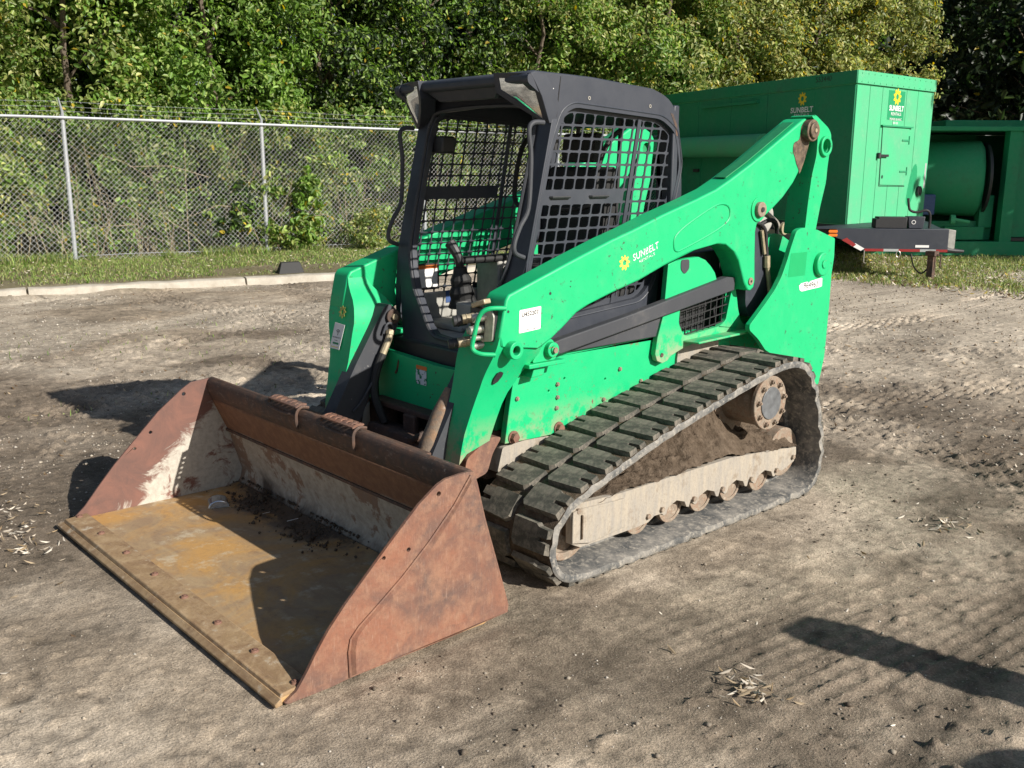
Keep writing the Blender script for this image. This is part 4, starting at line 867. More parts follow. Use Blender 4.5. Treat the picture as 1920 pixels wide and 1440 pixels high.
def vnoise(x, y, seed):
    r_ = np.random.default_rng(seed); T = r_.random((256, 256)); xi = np.floor(x).astype(int); yi = np.floor(y).astype(int); fx_ = x-xi; fy_ = y-yi
    fx_ = fx_*fx_*(3-2*fx_); fy_ = fy_*fy_*(3-2*fy_); g = lambda a, b_: T[a & 255, b_ & 255]
    return (g(xi, yi)*(1-fx_)+g(xi+1, yi)*fx_)*(1-fy_) + (g(xi, yi+1)*(1-fx_)+g(xi+1, yi+1)*fx_)*fy_ - .5
def fbm(x, y, o=4, seed=0, g=.5):
    s_ = 0; a = 1.
    for k in range(o): s_ = s_ + a*vnoise(x*2**k + 17.3*k, y*2**k + 9.1*k, seed+k); a *= g
    return s_
track(1)['label'] = 'dusty rubber track on the near side'; track(-1)['label'] = 'rubber track on the far side, in shade'
# ------------------------------------------------------------------ ground
def grow_axis(a, b, step, far):
    mid = np.arange(a, b+step/2, step); r_ = []; l_ = []; x = mid[-1]; d = step
    while x < far: d *= 1.075; x += d; r_.append(x)
    x = mid[0]; d = step
    while x > -far: d *= 1.075; x -= d; l_.append(x)
    return np.array(l_[::-1] + list(mid) + r_)
gx = grow_axis(-3.4, 3.0, .0125, 150); gy = grow_axis(-1.0, 4.2, .0145, 150)
gx = np.concatenate([gx[gx < -9.2], np.arange(-9.1, -3.42, .032), gx[gx >= -3.42]]); gy = np.concatenate([gy[gy < 4.21], np.arange(4.24, 9.2, .036), gy[gy > 9.25]])
KA = np.array([-9.62, 1.95]); KB = np.array([-8.70, 6.02]); KD = (KB-KA)/np.linalg.norm(KB-KA); KN = np.array([-KD[1], KD[0]])   # kerb line, KN points to the fence
def kdist(X, Y): return (X-KA[0])*KN[0] + (Y-KA[1])*KN[1]
def sstep(a, b_, x): t = np.clip((x-a)/(b_-a), 0, 1); return t*t*(3-2*t)
def height(X, Y):
    near = np.exp(-((X-0)**2+(Y-1.5)**2)/60.)
    h = .030*fbm(X*.35, Y*.35, 3, 1) + .016*fbm(X*1.3, Y*1.3, 4, 5)
    kq = kdist(X, Y); h = h*(1-.85*np.exp(-(kq/.7)**2))
    h = h + .013*near*fbm(X*5, Y*5, 4, 9) + .0085*near*fbm(X*16, Y*16, 4, 13)
    drag = sstep(1.05, 1.5, X); h = h + near*drag*(.008*fbm(X*9+.6*Y, Y*.8, 4, 35) + .005*fbm(X*24+1.4*Y, Y*1.8, 3, 39))
    # crumbled clods
    cl = fbm(X*9, Y*9, 3, 21); msk = sstep(.05, .35, fbm(X*.9, Y*.9, 3, 25))
    h = h + near*msk*.055*np.clip(cl-.12, 0, 1)
    cl2 = fbm(X*22, Y*22, 3, 29); h = h + near*.036*np.clip(cl2-.24, 0, 1)*2
    h = h - near*.040*np.clip(fbm(X*12, Y*12, 3, 33)-.27, 0, 1)
    # prints of rubber tracks running beside the machine
    for x0, wdt, ph, amp in ((1.52, .45, 0., 1.15), (2.02, .42, .3, 1.0), (-1.9, .45, .2, .6)):
        xc = x0 + .10*np.sin(Y*.55+ph) + .06*(Y-1.5)
        u = (X-xc)/wdt; inside = sstep(.62, .48, np.abs(u))
        uu = u*6.5 + .5*fbm(X*.8, Y*.4, 2, 43); rows = np.abs((uu % 1.0)-.5)*2; cross = np.abs(((Y*15 + np.floor(uu)*.5 + .5*fbm(X*5, Y*5, 2, 41)) % 1.0)-.5)*2
        lug = np.clip(sstep(.50, .88, rows) * (.35+.65*sstep(.25, .6, cross)) + .35*sstep(.88, .98, cross), 0, 1)
        brk = sstep(-.12, .30, fbm(X*2.6, Y*1.3, 4, 45))
        h = h*(1-.45*inside) + amp*inside*(-.005 + .0095*lug*brk)
    # wheel ruts that arc towards the kerb
    for cx_, cy_, rad, a0 in ((-9.2, 1.2, 4.1, 1), (-8.0, 1.2, 4.3, 1), (-2.6, -4.2, 9.2, 1), (-7.5, 9.5, 6.0, 1), (5.0, 1.0, 8.3, 1), (6.1, 3.6, 6.2, 1), (-3.5, 9.5, 5.2, 1)):
        rr = np.hypot(X-cx_, Y-cy_); th = np.arctan2(Y-cy_, X-cx_); u = (rr-rad)/.22
        h = h + sstep(1.0, .7, np.abs(u))*(-.012 + .020*(np.abs(((u*2.5) % 1.)-.5)*2 > .7) * (.5+.5*np.sign(np.sin(th*rad*40))))
    # flatten under the machine
    flat = sstep(2.2, 1.15, np.abs(X))*sstep(-.9, -.1, Y)*sstep(4.4, 3.3, Y)
    foot = np.maximum(sstep(.08, 0., np.maximum(np.abs(X)-1.03, 0)+np.maximum(-.04-Y, 0)+np.maximum(Y-.9, 0)),
                      sstep(.10, 0., np.maximum(np.abs(np.abs(X)-.75)-.23, 0)+np.maximum(1.2-Y, 0)+np.maximum(Y-3.05, 0)))
    h = h*(1-.8*flat); h = h*(1-foot) + (-.006)*foot
    h = h - .004
    # verge behind the kerb stands a little higher
    kd = kdist(X, Y); h = h*(1-sstep(.0, .15, kd)*sstep(30, 20, np.abs(Y-8))) + sstep(.0, .15, kd)*(.085 + .03*fbm(X*1.5, Y*1.5, 3, 51) + .012*np.clip(kd, 0, 12)) * sstep(13.5, 12.0, Y)
    return h
GX, GY = np.meshgrid(gx, gy); GZ = height(GX, GY)
def ground_z(x, y): return float(height(np.array([[float(x)]]), np.array([[float(y)]]))[0, 0])
nx_, ny_ = len(gx), len(gy)
me = bpy.data.meshes.new('ground'); V = np.stack([GX.ravel(), GY.ravel(), GZ.ravel()], 1).astype(np.float32)
I = (np.arange(ny_-1)[:, None]*nx_ + np.arange(nx_-1)[None, :]).ravel(); Q = np.stack([I, I+1, I+nx_+1, I+nx_], 1).astype(np.int32)
def fast_mesh(me, V, Q):
    me.vertices.add(len(V)); me.vertices.foreach_set('co', V.astype(np.float32).ravel()); k = Q.shape[1]
    me.loops.add(Q.size); me.loops.foreach_set('vertex_index', Q.astype(np.int32).ravel()); me.polygons.add(len(Q))
    me.polygons.foreach_set('loop_start', np.arange(0, Q.size, k, dtype=np.int32)); me.polygons.foreach_set('loop_total', np.full(len(Q), k, np.int32)); me.update(calc_edges=True)
fast_mesh(me, V, Q); me.polygons.foreach_set('use_smooth', np.ones(len(Q), bool))
# soil tint: dry crust, packed damp soil, gravelly patches
dry = sstep(-.12, .30, fbm(GX*.55, GY*.55, 4, 61) + .5*fbm(GX*2.6, GY*2.6, 4, 66)*.8)
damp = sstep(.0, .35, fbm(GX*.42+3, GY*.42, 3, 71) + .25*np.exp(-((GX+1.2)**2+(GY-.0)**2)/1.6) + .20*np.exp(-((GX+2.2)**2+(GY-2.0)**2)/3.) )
gravel = sstep(1.2, 3.6, -GX) * sstep(-.15, .3, fbm(GX*.8, GY*.8, 4, 81)+.1) + sstep(4.5, 7.5, GY)*.8
kd = kdist(GX, GY); verge = sstep(.05, .2, kd)*sstep(14, 12, GY)
fine = fbm(GX*7, GY*7, 4, 91)
c0 = np.array([.275, .225, .168]); c1 = np.array([.42, .355, .275]); c2 = np.array([.108, .085, .064]); c3 = np.array([.43, .375, .30]); c4 = np.array([.13, .115, .06])
C = c0[None, None]*(1-dry[..., None]) + c1*dry[..., None]
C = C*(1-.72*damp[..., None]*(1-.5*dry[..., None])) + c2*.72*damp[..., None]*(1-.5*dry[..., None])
g_ = np.clip(gravel, 0, 1)[..., None]*.6; C = C*(1-g_) + c3*g_; sm = sstep(1.0, 1.6, GX)*fbm(GX*9+.6*GY, GY*.8, 4, 35) + .8*fbm(GX*1.8+.7*GY, GY*.5-GX*.2, 4, 85)
C = C*(1 + .55*np.clip(sm, -.6, .8)[..., None])
hs = fbm(GX*5, GY*5, 4, 9) + .65*fbm(GX*16, GY*16, 4, 13); crust = sstep(.05, .35, fbm(GX*.9, GY*.9, 3, 25))*np.clip(fbm(GX*9, GY*9, 3, 21)-.05, 0, 1); pit = np.clip(fbm(GX*12, GY*12, 3, 33)-.25, 0, 1)
C = C*(1 + .26*fine[..., None] + .20*np.clip(hs, -1, 1)[..., None] + .9*crust[..., None] - 1.1*pit[..., None])
C = C*(1-verge[..., None]*.8) + c4*verge[..., None]*.8
ca = me.color_attributes.new('soil', 'FLOAT_COLOR', 'POINT'); ca.data.foreach_set('color', np.concatenate([np.clip(C, .02, 1).reshape(-1, 3), np.ones((nx_*ny_, 1))], 1).astype(np.float32).ravel())
b = NB('soil'); a = b.t.nodes.new("ShaderNodeAttribute"); a.attribute_name = 'soil'; a.attribute_type = 'GEOMETRY'
n1 = b.noise(20, 5, .6); n2 = b.noise(130, 4, .7); n3 = b.noise(7, 5, .65); v1 = b.vor(70)
cc = b.mix(.60, a.outputs['Color'], b.ramp(n1, [(.30, .30), (.50, .50), (.75, .80)]), 'OVERLAY')
cc = b.mix(.60, cc, b.ramp(n2, [(.30, .2), (.72, .9)]), 'OVERLAY')
cc = b.mix(b.ramp(v1, [(.10, .55), (.16, 0)]), cc, (.50, .45, .38))
b.col(cc); b.rough(.95); b.p.inputs['Specular IOR Level'].default_value = .15
hb = b.math('ADD', b.math('MULTIPLY', n1, .7), b.math('ADD', b.math('MULTIPLY', n2, .5), b.math('MULTIPLY', n3, 1.2)))
b.bump(hb, .8, .016)
g = link('ground', me, b.m); tag(g, kind='structure')

# ------------------------------------------------------------------ leaf clouds
def rand_unit(n, r_):
    v = r_.normal(size=(n, 3)); return v/np.linalg.norm(v, axis=1, keepdims=True)
def leaf_mesh(name, P, size, N, tint, r_, aspect=.52, fold=.25, droop=0.6):
    """one oval, folded leaf of 2 quads per point; P centres, N face normals, tint per-leaf colour"""
    n = len(P); N = N/np.linalg.norm(N, axis=1, keepdims=True)
    D = rand_unit(n, r_); D[:, 2] -= droop; D = D - N*(D*N).sum(1, keepdims=True); D /= np.linalg.norm(D, axis=1, keepdims=True)
    S = np.cross(N, D); L = (size*r_.uniform(.65, 1.3, n))[:, None]; w = L*aspect*r_.uniform(.8, 1.2, (n, 1))
    f = -N*w*fold
    pts = [P - D*L*.5, P - D*L*.18 + S*w*.46 + f*-1, P + D*L*.20 + S*w*.36 + f*-1, P + D*L*.5 - N*L*.10, P + D*L*.20 - S*w*.36 + f*-1, P - D*L*.18 - S*w*.46 + f*-1]
    V_ = np.stack(pts, 1).reshape(-1, 3); k = np.arange(n)[:, None]*6
    Q_ = np.concatenate([k + np.array([[0, 1, 2, 3]]), k + np.array([[0, 3, 4, 5]])], 1).reshape(-1, 4)
    me_ = bpy.data.meshes.new(name); fast_mesh(me_, V_, Q_)
    c_ = np.repeat(np.clip(tint, 0, 1), 8, 0); c_ = np.concatenate([c_, np.ones((len(c_), 1))], 1)
    ca_ = me_.color_attributes.new('tint', 'FLOAT_COLOR', 'CORNER'); ca_.data.foreach_set('color', c_.astype(np.float32).ravel()); return me_
PAL = {
 'fresh': [(.15, .27, .045), (.21, .33, .065), (.10, .19, .03), (.30, .40, .11), (.13, .23, .05)],
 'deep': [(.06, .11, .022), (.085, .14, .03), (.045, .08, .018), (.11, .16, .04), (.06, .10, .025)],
 'olive': [(.25, .31, .08), (.34, .37, .12), (.17, .23, .06), (.44, .45, .18), (.22, .28, .09)],
 'gold': [(.28, .31, .09), (.37, .39, .15), (.17, .22, .06), (.48, .44, .18), (.22, .25, .09)],
 'dark': [(.018, .040, .012), (.03, .055, .018), (.045, .07, .025), (.02, .035, .015), (.03, .05, .02)],  # dark leaves, and trees whose shade is put into the colour
 'weed': [(.20, .28, .08), (.30, .34, .14), (.13, .20, .055), (.38, .40, .20), (.17, .26, .06)]}
def tints(n, kinds, r_, yellow=.03):
    allc = np.array([c_ for k in kinds for c_ in PAL[k]]); t_ = allc[r_.integers(0, len(allc), n)]*r_.uniform(.75, 1.25, (n, 1))
    y = r_.random(n) < yellow; t_[y] = np.array([.55, .42, .05])*r_.uniform(.7, 1.1, (y.sum(), 1)); return t_
FA = np.array([-12.55, 3.86]); FB = np.array([-12.11, 6.93]); FD = (FB-FA)/np.linalg.norm(FB-FA); FN = np.array([-FD[1], FD[0]])  # fence line, FN away from the yard
def fpt(s, off): return FA + FD*s + FN*off
def branches(mb, base, top, r0, r_, n=7, spread=1.6):
    base, top = Vector(base), Vector(top); H = (top-base)
    pts = [base + H*t + Vector((r_.normal()*.06, r_.normal()*.06, 0))*t*3 for t in np.linspace(0, 1, 6)]
    mb.tube(pts, r0, 8, r0*.35)
    for k in range(n):
        t = r_.uniform(.25, .95); p = base + H*t; a = r_.uniform(0, 2*math.pi); d = Vector((math.cos(a), math.sin(a), r_.uniform(.3, 1.0)))*spread*r_.uniform(.5, 1.)
        mb.tube([p, p + d*.5 + Vector((0, 0, .05)), p + d], r0*.35, 5, r0*.08)
def crown_points(nclump, perclump, rx, ry, z0, z1, r_, clump=.42, shell=.55):
    """clumps of leaves spread through an uneven ellipsoid; local coordinates, ry along the tree line"""
    u = rand_unit(nclump, r_)*(shell + (1-shell)*r_.random((nclump, 1)))**.6
    cz = (z0+z1)/2; hz_ = (z1-z0)/2; wob = 1 + .25*np.sin(u[:, 1]*5+u[:, 2]*7+r_.uniform(0, 6))
    Cc = np.stack([u[:, 0]*rx*wob, u[:, 1]*ry*wob, cz+u[:, 2]*hz_], 1)
    cs_ = clump*r_.uniform(.55, 1.35, nclump); idx = np.repeat(np.arange(nclump), perclump); n = len(idx)
    o = rand_unit(n, r_)*(r_.random((n, 1))**.45); P = Cc[idx] + o*cs_[idx][:, None]*np.array([1, 1, .8])
    Nn = o + np.array([.35, 0, .5]) + r_.normal(size=(n, 3))*.55
    return P, Nn, idx
def tree(label, x, y, rx, ry, z0, z1, ncl, per, size, kinds, seed, group=None, clump=.42, yellow=.03, trunk=True, name='leafy_tree', cat_='tree'):
    r_ = np.random.default_rng(seed); gz = ground_z(x, y)
    t = empty(name, (x, y, gz), label, cat_, group); ang = math.atan2(FD[1], FD[0]) - math.pi/2
    P, Nn, idx = crown_points(ncl, per, rx, ry, z0, z1, r_, clump); ca_, sa_ = math.cos(ang), math.sin(ang); Rm = np.array([[ca_, sa_, 0], [-sa_, ca_, 0], [0, 0, 1]])
    P = P @ Rm + np.array([x, y, gz]); P[:, 2] = np.maximum(P[:, 2], gz+.03)
    tt = tints(len(P), kinds, r_, yellow); cv = r_.uniform(.7, 1.3, ncl); tt = tt*cv[idx][:, None]
    me_ = leaf_mesh('crown', P, size, Nn, tt, r_); link('crown', me_, M['leaf'], t)
    if trunk:
        mb = MB(); branches(mb, (x+FN[0]*.5, y+FN[1]*.5, gz-.1), (x+FN[0]*.3, y+FN[1]*.3, gz+z1*.8), .03+.008*z1, r_, 9, min(rx, ry)*.9); mb.build('trunk', M['bark'], t)
    return t
# trees behind the fence: a vine-hung front row ...
desc = ['vine draped green tree hanging over the left end of the fence', 'bright green leafy tree above the first tall fence post', 'bushy green tree with broad leaves between the two fence posts', 'loose green tree with deep dark gaps behind the second fence post',
        'dark hollow green tree just left of the cab roof', 'dense green tree directly above the cab roof', 'olive green tree hanging low behind the cab roof', 'yellowing tree above the middle of the green trailer', 'golden olive tree above the rear of the green container',
        'tall yellow-green tree at the right end of the sunlit row', 'thin olive tree directly above the left half of the container', 'green tree beyond the left picture edge']
kinds = [('fresh', 'olive'), ('fresh', 'olive'), ('fresh',), ('fresh', 'dark'), ('fresh', 'dark'), ('fresh', 'olive'), ('fresh', 'olive'), ('olive', 'gold'), ('olive', 'gold'), ('gold', 'olive'), ('gold', 'olive'), ('fresh',)]
srow = [-2.2, .4, 2.9, 5.3, 7.8, 10.4, 13.2, 16.2, 18.9, 21.3, 13.9, -5.0]
for i, s_ in enumerate(srow):
    off = [1.9, 1.6, 1.4, 2.1, 2.4, 1.9, 1.7, 1.5, 1.5, 1.4, 1.6, 1.8][i]; p = fpt(s_, off)
    far = s_ > 11; z0 = [1.0, 1.1, 1.1, 1.3, 1.5, 1.2, 1.2, 1.2, 1.0, 1.0, 1.0, 1.0][i]
    tree(desc[i], p[0], p[1], 1.25, 1.75, z0, 7.0 if not far else 8.6, 250 if not far else 265, 80, .104 if not far else .115, kinds[i], 100+i, 'sunlit trees behind the fence', .40, .012 if i < 7 else .05)
# ... a second row, its shade put into deeper leaf colours
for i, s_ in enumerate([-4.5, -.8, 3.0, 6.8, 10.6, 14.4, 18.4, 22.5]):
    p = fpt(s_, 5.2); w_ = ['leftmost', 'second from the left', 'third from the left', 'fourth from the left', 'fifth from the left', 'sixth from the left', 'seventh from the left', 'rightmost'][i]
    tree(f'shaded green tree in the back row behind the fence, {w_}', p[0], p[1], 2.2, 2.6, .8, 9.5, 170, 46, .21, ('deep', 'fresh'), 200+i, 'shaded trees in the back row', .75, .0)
# wood at the right, its shade put into dark leaf colours
dd = ['dark tree just right of the sunlit tree row', 'dark evergreen tree above the right corner of the green container', 'dark branchy tree above the green tank machine', 'dark tree behind the far right machine', 'broad dark tree beyond the right picture edge', 'tall dark tree far behind the tank machine']
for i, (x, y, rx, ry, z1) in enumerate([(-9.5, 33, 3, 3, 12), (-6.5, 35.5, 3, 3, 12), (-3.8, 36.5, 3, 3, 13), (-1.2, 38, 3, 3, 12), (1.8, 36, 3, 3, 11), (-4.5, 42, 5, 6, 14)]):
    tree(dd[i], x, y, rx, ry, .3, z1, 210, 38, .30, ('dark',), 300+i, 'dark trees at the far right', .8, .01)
for i, (x, y) in enumerate([(2.0, 20.4), (3.4, 23.6), (7.5, 27.5), (10.5, 34.0)]):  # out of view, added to shade the tank machine and the wood
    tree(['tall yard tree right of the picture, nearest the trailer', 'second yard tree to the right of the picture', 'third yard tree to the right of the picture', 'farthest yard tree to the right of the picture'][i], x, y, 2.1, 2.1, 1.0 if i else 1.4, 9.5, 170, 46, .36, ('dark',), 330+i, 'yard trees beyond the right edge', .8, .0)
# far wood, one mass, leaves dimmed to keep the gaps shaded
r_ = np.random.default_rng(5); n = 30000; s_ = r_.uniform(-14, 60, n); off = r_.uniform(8, 13, n); P = np.stack([FA[0]+FD[0]*s_+FN[0]*off, FA[1]+FD[1]*s_+FN[1]*off, r_.uniform(0, 13, n)], 1)
P2_ = np.stack([r_.uniform(-22, 26, 10000), r_.uniform(46, 52, 10000), r_.uniform(0, 15, 10000)], 1); P = np.concatenate([P, P2_])
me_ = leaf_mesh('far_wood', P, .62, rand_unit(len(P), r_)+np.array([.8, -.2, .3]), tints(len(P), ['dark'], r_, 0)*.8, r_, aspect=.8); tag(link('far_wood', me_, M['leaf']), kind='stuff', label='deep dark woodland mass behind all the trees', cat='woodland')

# ------------------------------------------------------------------ undergrowth behind and through the fence
def shrub(label, s_, off, rx, ry, z0, z1, ncl, per, size, kinds, seed, group=None, name='bush', clump=.22, yellow=.03):
    p = fpt(s_, off); return tree(label, p[0], p[1], rx, ry, z0, z1, ncl, per, size, kinds, seed, group, clump, yellow, False, name, 'bush' if name == 'bush' else 'plant')
bl = ['climbing thicket behind the fence left of the first tall post', 'thicket of weeds behind the fence just right of the first post', 'brown and green brambles behind the fence in the first bay', 'leafy brambles behind the fence near the second post', 'thin dusty bush behind the fence right of the second post', 'thin bush behind the fence near the cab mirror side', 'bush behind the fence seen through the cab', 'bush behind the fence beyond the cab', 'thicket behind the fence at the left picture edge', 'bush behind the fence left of the picture']
for i, s_ in enumerate([-1.4, .7, 1.9, 3.6, 5.2, 6.9, 8.9, 11., -3.0, -4.8]):
    shrub(bl[i], s_, .50 + .28*(i % 3), .45, 1.25, .0, 2.6, 165, 50, .095, [('fresh', 'olive'), ('weed', 'fresh'), ('weed', 'fresh'), ('fresh', 'olive'), ('fresh', 'weed'), ('weed', 'fresh'), ('dark', 'weed'), ('weed',), ('weed', 'fresh'), ('weed',)][i], 400+i, 'thickets behind the fence', clump=.24)
shrub('dark broad leaved plant pushing against the fence left of the second post', 2.55, .10, .18, .50, .15, 1.25, 60, 12, .115, ('fresh', 'dark'), 450, name='broad_leaved_plant', clump=.14)
shrub('tall leafy sapling poking through the fence right of the second post', 3.85, -.12, .15, .20, .15, 1.45, 44, 10, .12, ('fresh',), 451, name='leafy_sapling', clump=.12)
shrub('low leafy spread at the foot of the sapling by the second post', 3.55, -.10, .2, .55, .05, .60, 44, 11, .10, ('fresh', 'olive'), 452, name='low_plant', clump=.13)
shrub('light green weed clump at the fence foot left of the cab', 4.95, -.35, .25, .40, .0, .75, 70, 14, .065, ('olive', 'weed'), 453, name='weed_clump', clump=.13)
r_ = np.random.default_rng(9); mb = MB()
for k in range(300):
    p = fpt(r_.uniform(-5, 12), r_.uniform(-.05, 1.3)); h = r_.uniform(.5, 2.0); z = .15; lx, ly = r_.normal()*.28, r_.normal()*.38
    mb.tube([(p[0], p[1], z), (p[0]+lx*.35, p[1]+ly*.35, z+h*.5), (p[0]+lx, p[1]+ly, z+h)], .007, 3, .003, cap=False)
for k in range(110):
    p = fpt(r_.uniform(-3, 6), r_.uniform(.1, 1.0)); z = r_.uniform(.3, 1.4); lx, ly, lz = r_.normal()*.2, r_.normal()*.7, r_.normal()*.5
    mb.tube([(p[0], p[1], z), (p[0]+lx, p[1]+ly*.5, z+lz*.5+.1), (p[0]+lx, p[1]+ly, max(.1, z+lz))], .006, 3, .003, cap=False)
me_ = mb.mesh('dry_stems', fix=False); tag(link('dry_stems', me_, M['stem']), kind='stuff', label='pale dry weed stems tangled behind the chain link fence', cat='stems')

# grass: verge strip and the ground in front of the trailer
def grass(name, X, Y, hh, pal, label, seed, wd=.006):
    r_ = np.random.default_rng(seed); n = len(X); Z = height(X[None], Y[None])[0]; a = r_.uniform(0, 2*math.pi, n); H = hh*r_.uniform(.4, 1.3, n)
    dx, dy = np.cos(a), np.sin(a); lean = r_.normal(size=(n, 2))*H[:, None]*.55; w_ = wd*r_.uniform(.7, 1.4, n)
    B = np.stack([X, Y, Z-.01], 1); s3 = np.stack([dx*w_, dy*w_, np.zeros(n)], 1); m_ = B + np.stack([lean[:, 0]*.35, lean[:, 1]*.35, H*.6], 1); t_ = B + np.stack([lean[:, 0], lean[:, 1], H*r_.uniform(.6, 1, n)], 1)
    V_ = np.stack([B-s3, B+s3, m_+s3*.7, m_-s3*.7, t_], 1).reshape(-1, 3); k = np.arange(n)[:, None]*5
    me_ = bpy.data.meshes.new(name); T_ = np.concatenate([k+np.array([[0, 1, 2]]), k+np.array([[0, 2, 3]]), k+np.array([[3, 2, 4]])], 1).reshape(-1, 3); fast_mesh(me_, V_, T_)
    c_ = tints(n, pal, r_, .0); dr = r_.random(n) < .16; c_[dr] = np.array([.34, .30, .16])*r_.uniform(.6, 1.1, (dr.sum(), 1)); c_ = np.repeat(c_, 9, 0); c_ = np.concatenate([c_, np.ones((len(c_), 1))], 1)
    ca_ = me_.color_attributes.new('tint', 'FLOAT_COLOR', 'CORNER'); ca_.data.foreach_set('color', c_.astype(np.float32).ravel())
    return tag(link(name, me_, M['grass']), kind='stuff', label=label, cat='grass')
r_ = np.random.default_rng(12)
n = 60000; s_ = r_.uniform(-3, 9.5, n); t_ = r_.random(n)**.8
A_ = KA[None] + KD[None]*(s_[:, None]-1.0) + KN[None]*.35; Bf = FA[None] + FD[None]*(s_[:, None]-3.0)
# strip between kerb and fence
Pv = A_ + (Bf-A_)*t_[:, None]*1.15; keep = fbm(Pv[:, 0]*1.1, Pv[:, 1]*1.1, 3, 95) + (t_-.25) > -.18 + r_.normal(size=n)*.1
Pv = Pv[keep]; grass('verge_grass', Pv[:, 0], Pv[:, 1], .062, ['weed', 'fresh', 'olive'], 'short green grass on the verge between kerb and fence', 13, .005)
n = 11000; s_ = r_.uniform(-4, 9.5, n); o_ = r_.normal(size=n)*.16-.05; kk_ = fbm(s_[None]*1.3, o_[None]*0, 3, 99)[0] > -.12
Pf = FA[None] + FD[None]*s_[:, None] + FN[None]*o_[:, None]; Pf = Pf[kk_]; grass('fence_weeds', Pf[:, 0], Pf[:, 1], .18, ['weed', 'olive', 'fresh'], 'taller weeds growing along the foot of the fence', 17, .006)
n = 46000; X = r_.uniform(-9, -.5, n); Y = r_.uniform(10.6, 17.5, n); edge_ = 11.6 + .25*(X+3.5) + .5*fbm(X*.9, Y*.9, 3, 96)
keep = (Y > edge_ + r_.normal(size=n)*.15) & (fbm(X*.8, Y*.8, 3, 97) > -.22 + r_.normal(size=n)*.15); grass('yard_grass', X[keep], Y[keep], .10, ['weed', 'olive'], 'patchy dry grass in front of the trailer tongue', 14, .007)
n = 1500; X = r_.uniform(-8.8, -3, n); Y = r_.uniform(-1, 5, n); k_ = (kdist(X, Y) < -.05) & (fbm(X*.7, Y*.7, 2, 98) > .12); grass('stray_grass', X[k_], Y[k_], .05, ['weed'], 'stray grass tufts on the dirt near the kerb', 15, .004)

# ------------------------------------------------------------------ kerb
kr = empty('kerb', (KA[0], KA[1], 0)); kr['kind'] = 'structure'
lens = [-6.2, -3.1, .35, 3.05, 5.05, 7.6, 10.4]
for a, b_ in zip(lens[:-1], lens[1:]):
    mb = MB(); N_ = 14; vs = []; fs = []
    for k in range(N_+1):
        q = KA + KD*(a+.012 + (b_-a-.024)*k/N_); w1 = .004*math.sin(q[1]*9)+.003*math.sin(q[1]*23)
        for o, z in ((-.015+w1, -.05), (.0+w1, .04), (.02+w1, .082), (.05, .094+w1*.5), (.17, .097+w1), (.19, .08), (.195, -.05)): vs.append((q[0]+KN[0]*o, q[1]+KN[1]*o, z))
    for k in range(N_):
        for i in range(6): fs.append((k*7+i, k*7+i+1, k*7+8+i, k*7+7+i))
    fs += [tuple(range(7)), tuple(N_*7+i for i in reversed(range(7)))]; mb.add(vs, fs); mb.build('kerb_block', M['concrete'], kr, .004)
# black wedge block standing on the verge behind the kerb
p = KA + KD*3.78 + KN*.38; z = ground_z(*p); ax_ = Vector((KD[0], KD[1], 0)); ay_ = Vector((KN[0], KN[1], 0)); c = MB()
vs = [Vector((p[0], p[1], z-.01)) + ax_*a + ay_*q + Vector((0, 0, h)) for a, q, h in ((-.19, -.08, 0), (.19, -.08, 0), (.19, .10, 0), (-.19, .10, 0), (-.13, -.02, .165), (.14, -.02, .165), (.14, .05, .165), (-.13, .05, .165))]
c.add(vs, [(0, 3, 2, 1), (4, 5, 6, 7), (0, 1, 5, 4), (1, 2, 6, 5), (2, 3, 7, 6), (3, 0, 4, 7)]); tag(c.build('wedge_block', M['rubber'], None, .008), 'small black wedge block lying behind the kerb near the second fence post', 'block')

# ------------------------------------------------------------------ chain link fence
fence = empty('chain_link_fence', (FA[0], FA[1], 0), 'galvanised chain link fence with barbed wire along the tree line', 'fence')
L_SP = float(np.linalg.norm(FB-FA)); H0 = 2.33
for k in range(-3, 6):
    p = FA + FD*(L_SP*k); gz = .10; hh = H0 if k <= 0 else H0-.035*min(k, 2)
    mb = MB(); lean = .02; mb.tube([(p[0], p[1], gz-.1), (p[0]-lean*.5, p[1], hh)], .036, 12); po = mb.build('post', M['galv'], fence)
    if k < 3:
        mb = MB(); mb.tube([(p[0], p[1], hh-.02), (p[0]+FN[0]*-.02, p[1]+FN[1]*-.02, hh+.05), (p[0]+FN[0]*.22, p[1]+FN[1]*.22, hh+.27)], [.030, .022, .010], 8); mb.build('barb_arm', M['galv'], po)
    mb = MB(); mb.ring((p[0], p[1], hh-.05), (p[0], p[1], hh-.02), .042, .036, 12); mb.build('clamp', M['galv'], po)
def rail_z(s): return H0-.03 - .018*np.clip(s, 0, 7)*.5
S0, S1 = -3*L_SP, 5*L_SP
mb = MB(); pts = [(*(FA+FD*s + FN*-.04), rail_z(s)) for s in np.linspace(S0, S1, 18)]; mb.tube(pts, .022, 8); mb.build('top_rail', M['galv'], fence)
mb = MB(); pts = [(*(FA+FD*s - FN*.02), .20+.012*math.sin(s*1.9)) for s in np.linspace(S0, S1, 50)]; mb.tube(pts, .005, 5); mb.build('tension_wire', M['galv'], fence)
for q, (o, dz) in enumerate(((.07, .10), (.14, .17), (.21, .25))):
    mb = MB(); pts = [(*(FA+FD*s + FN*o), rail_z(s)+dz - .02*math.sin(((s % L_SP)/L_SP)*math.pi)) for s in np.linspace(S0, S1, 80)]; mb.tube(pts, .0024, 4, cap=False)
    for s in np.arange(S0, S1, .13):
        c0_ = Vector((*(FA+FD*s + FN*o), rail_z(s)+dz-.012)); mb.tube([c0_+Vector((0, .006, -.012)), c0_+Vector((0, -.006, .012))], .002, 3, cap=False)
    mb.build('barbed_wire', M['galv'], fence)
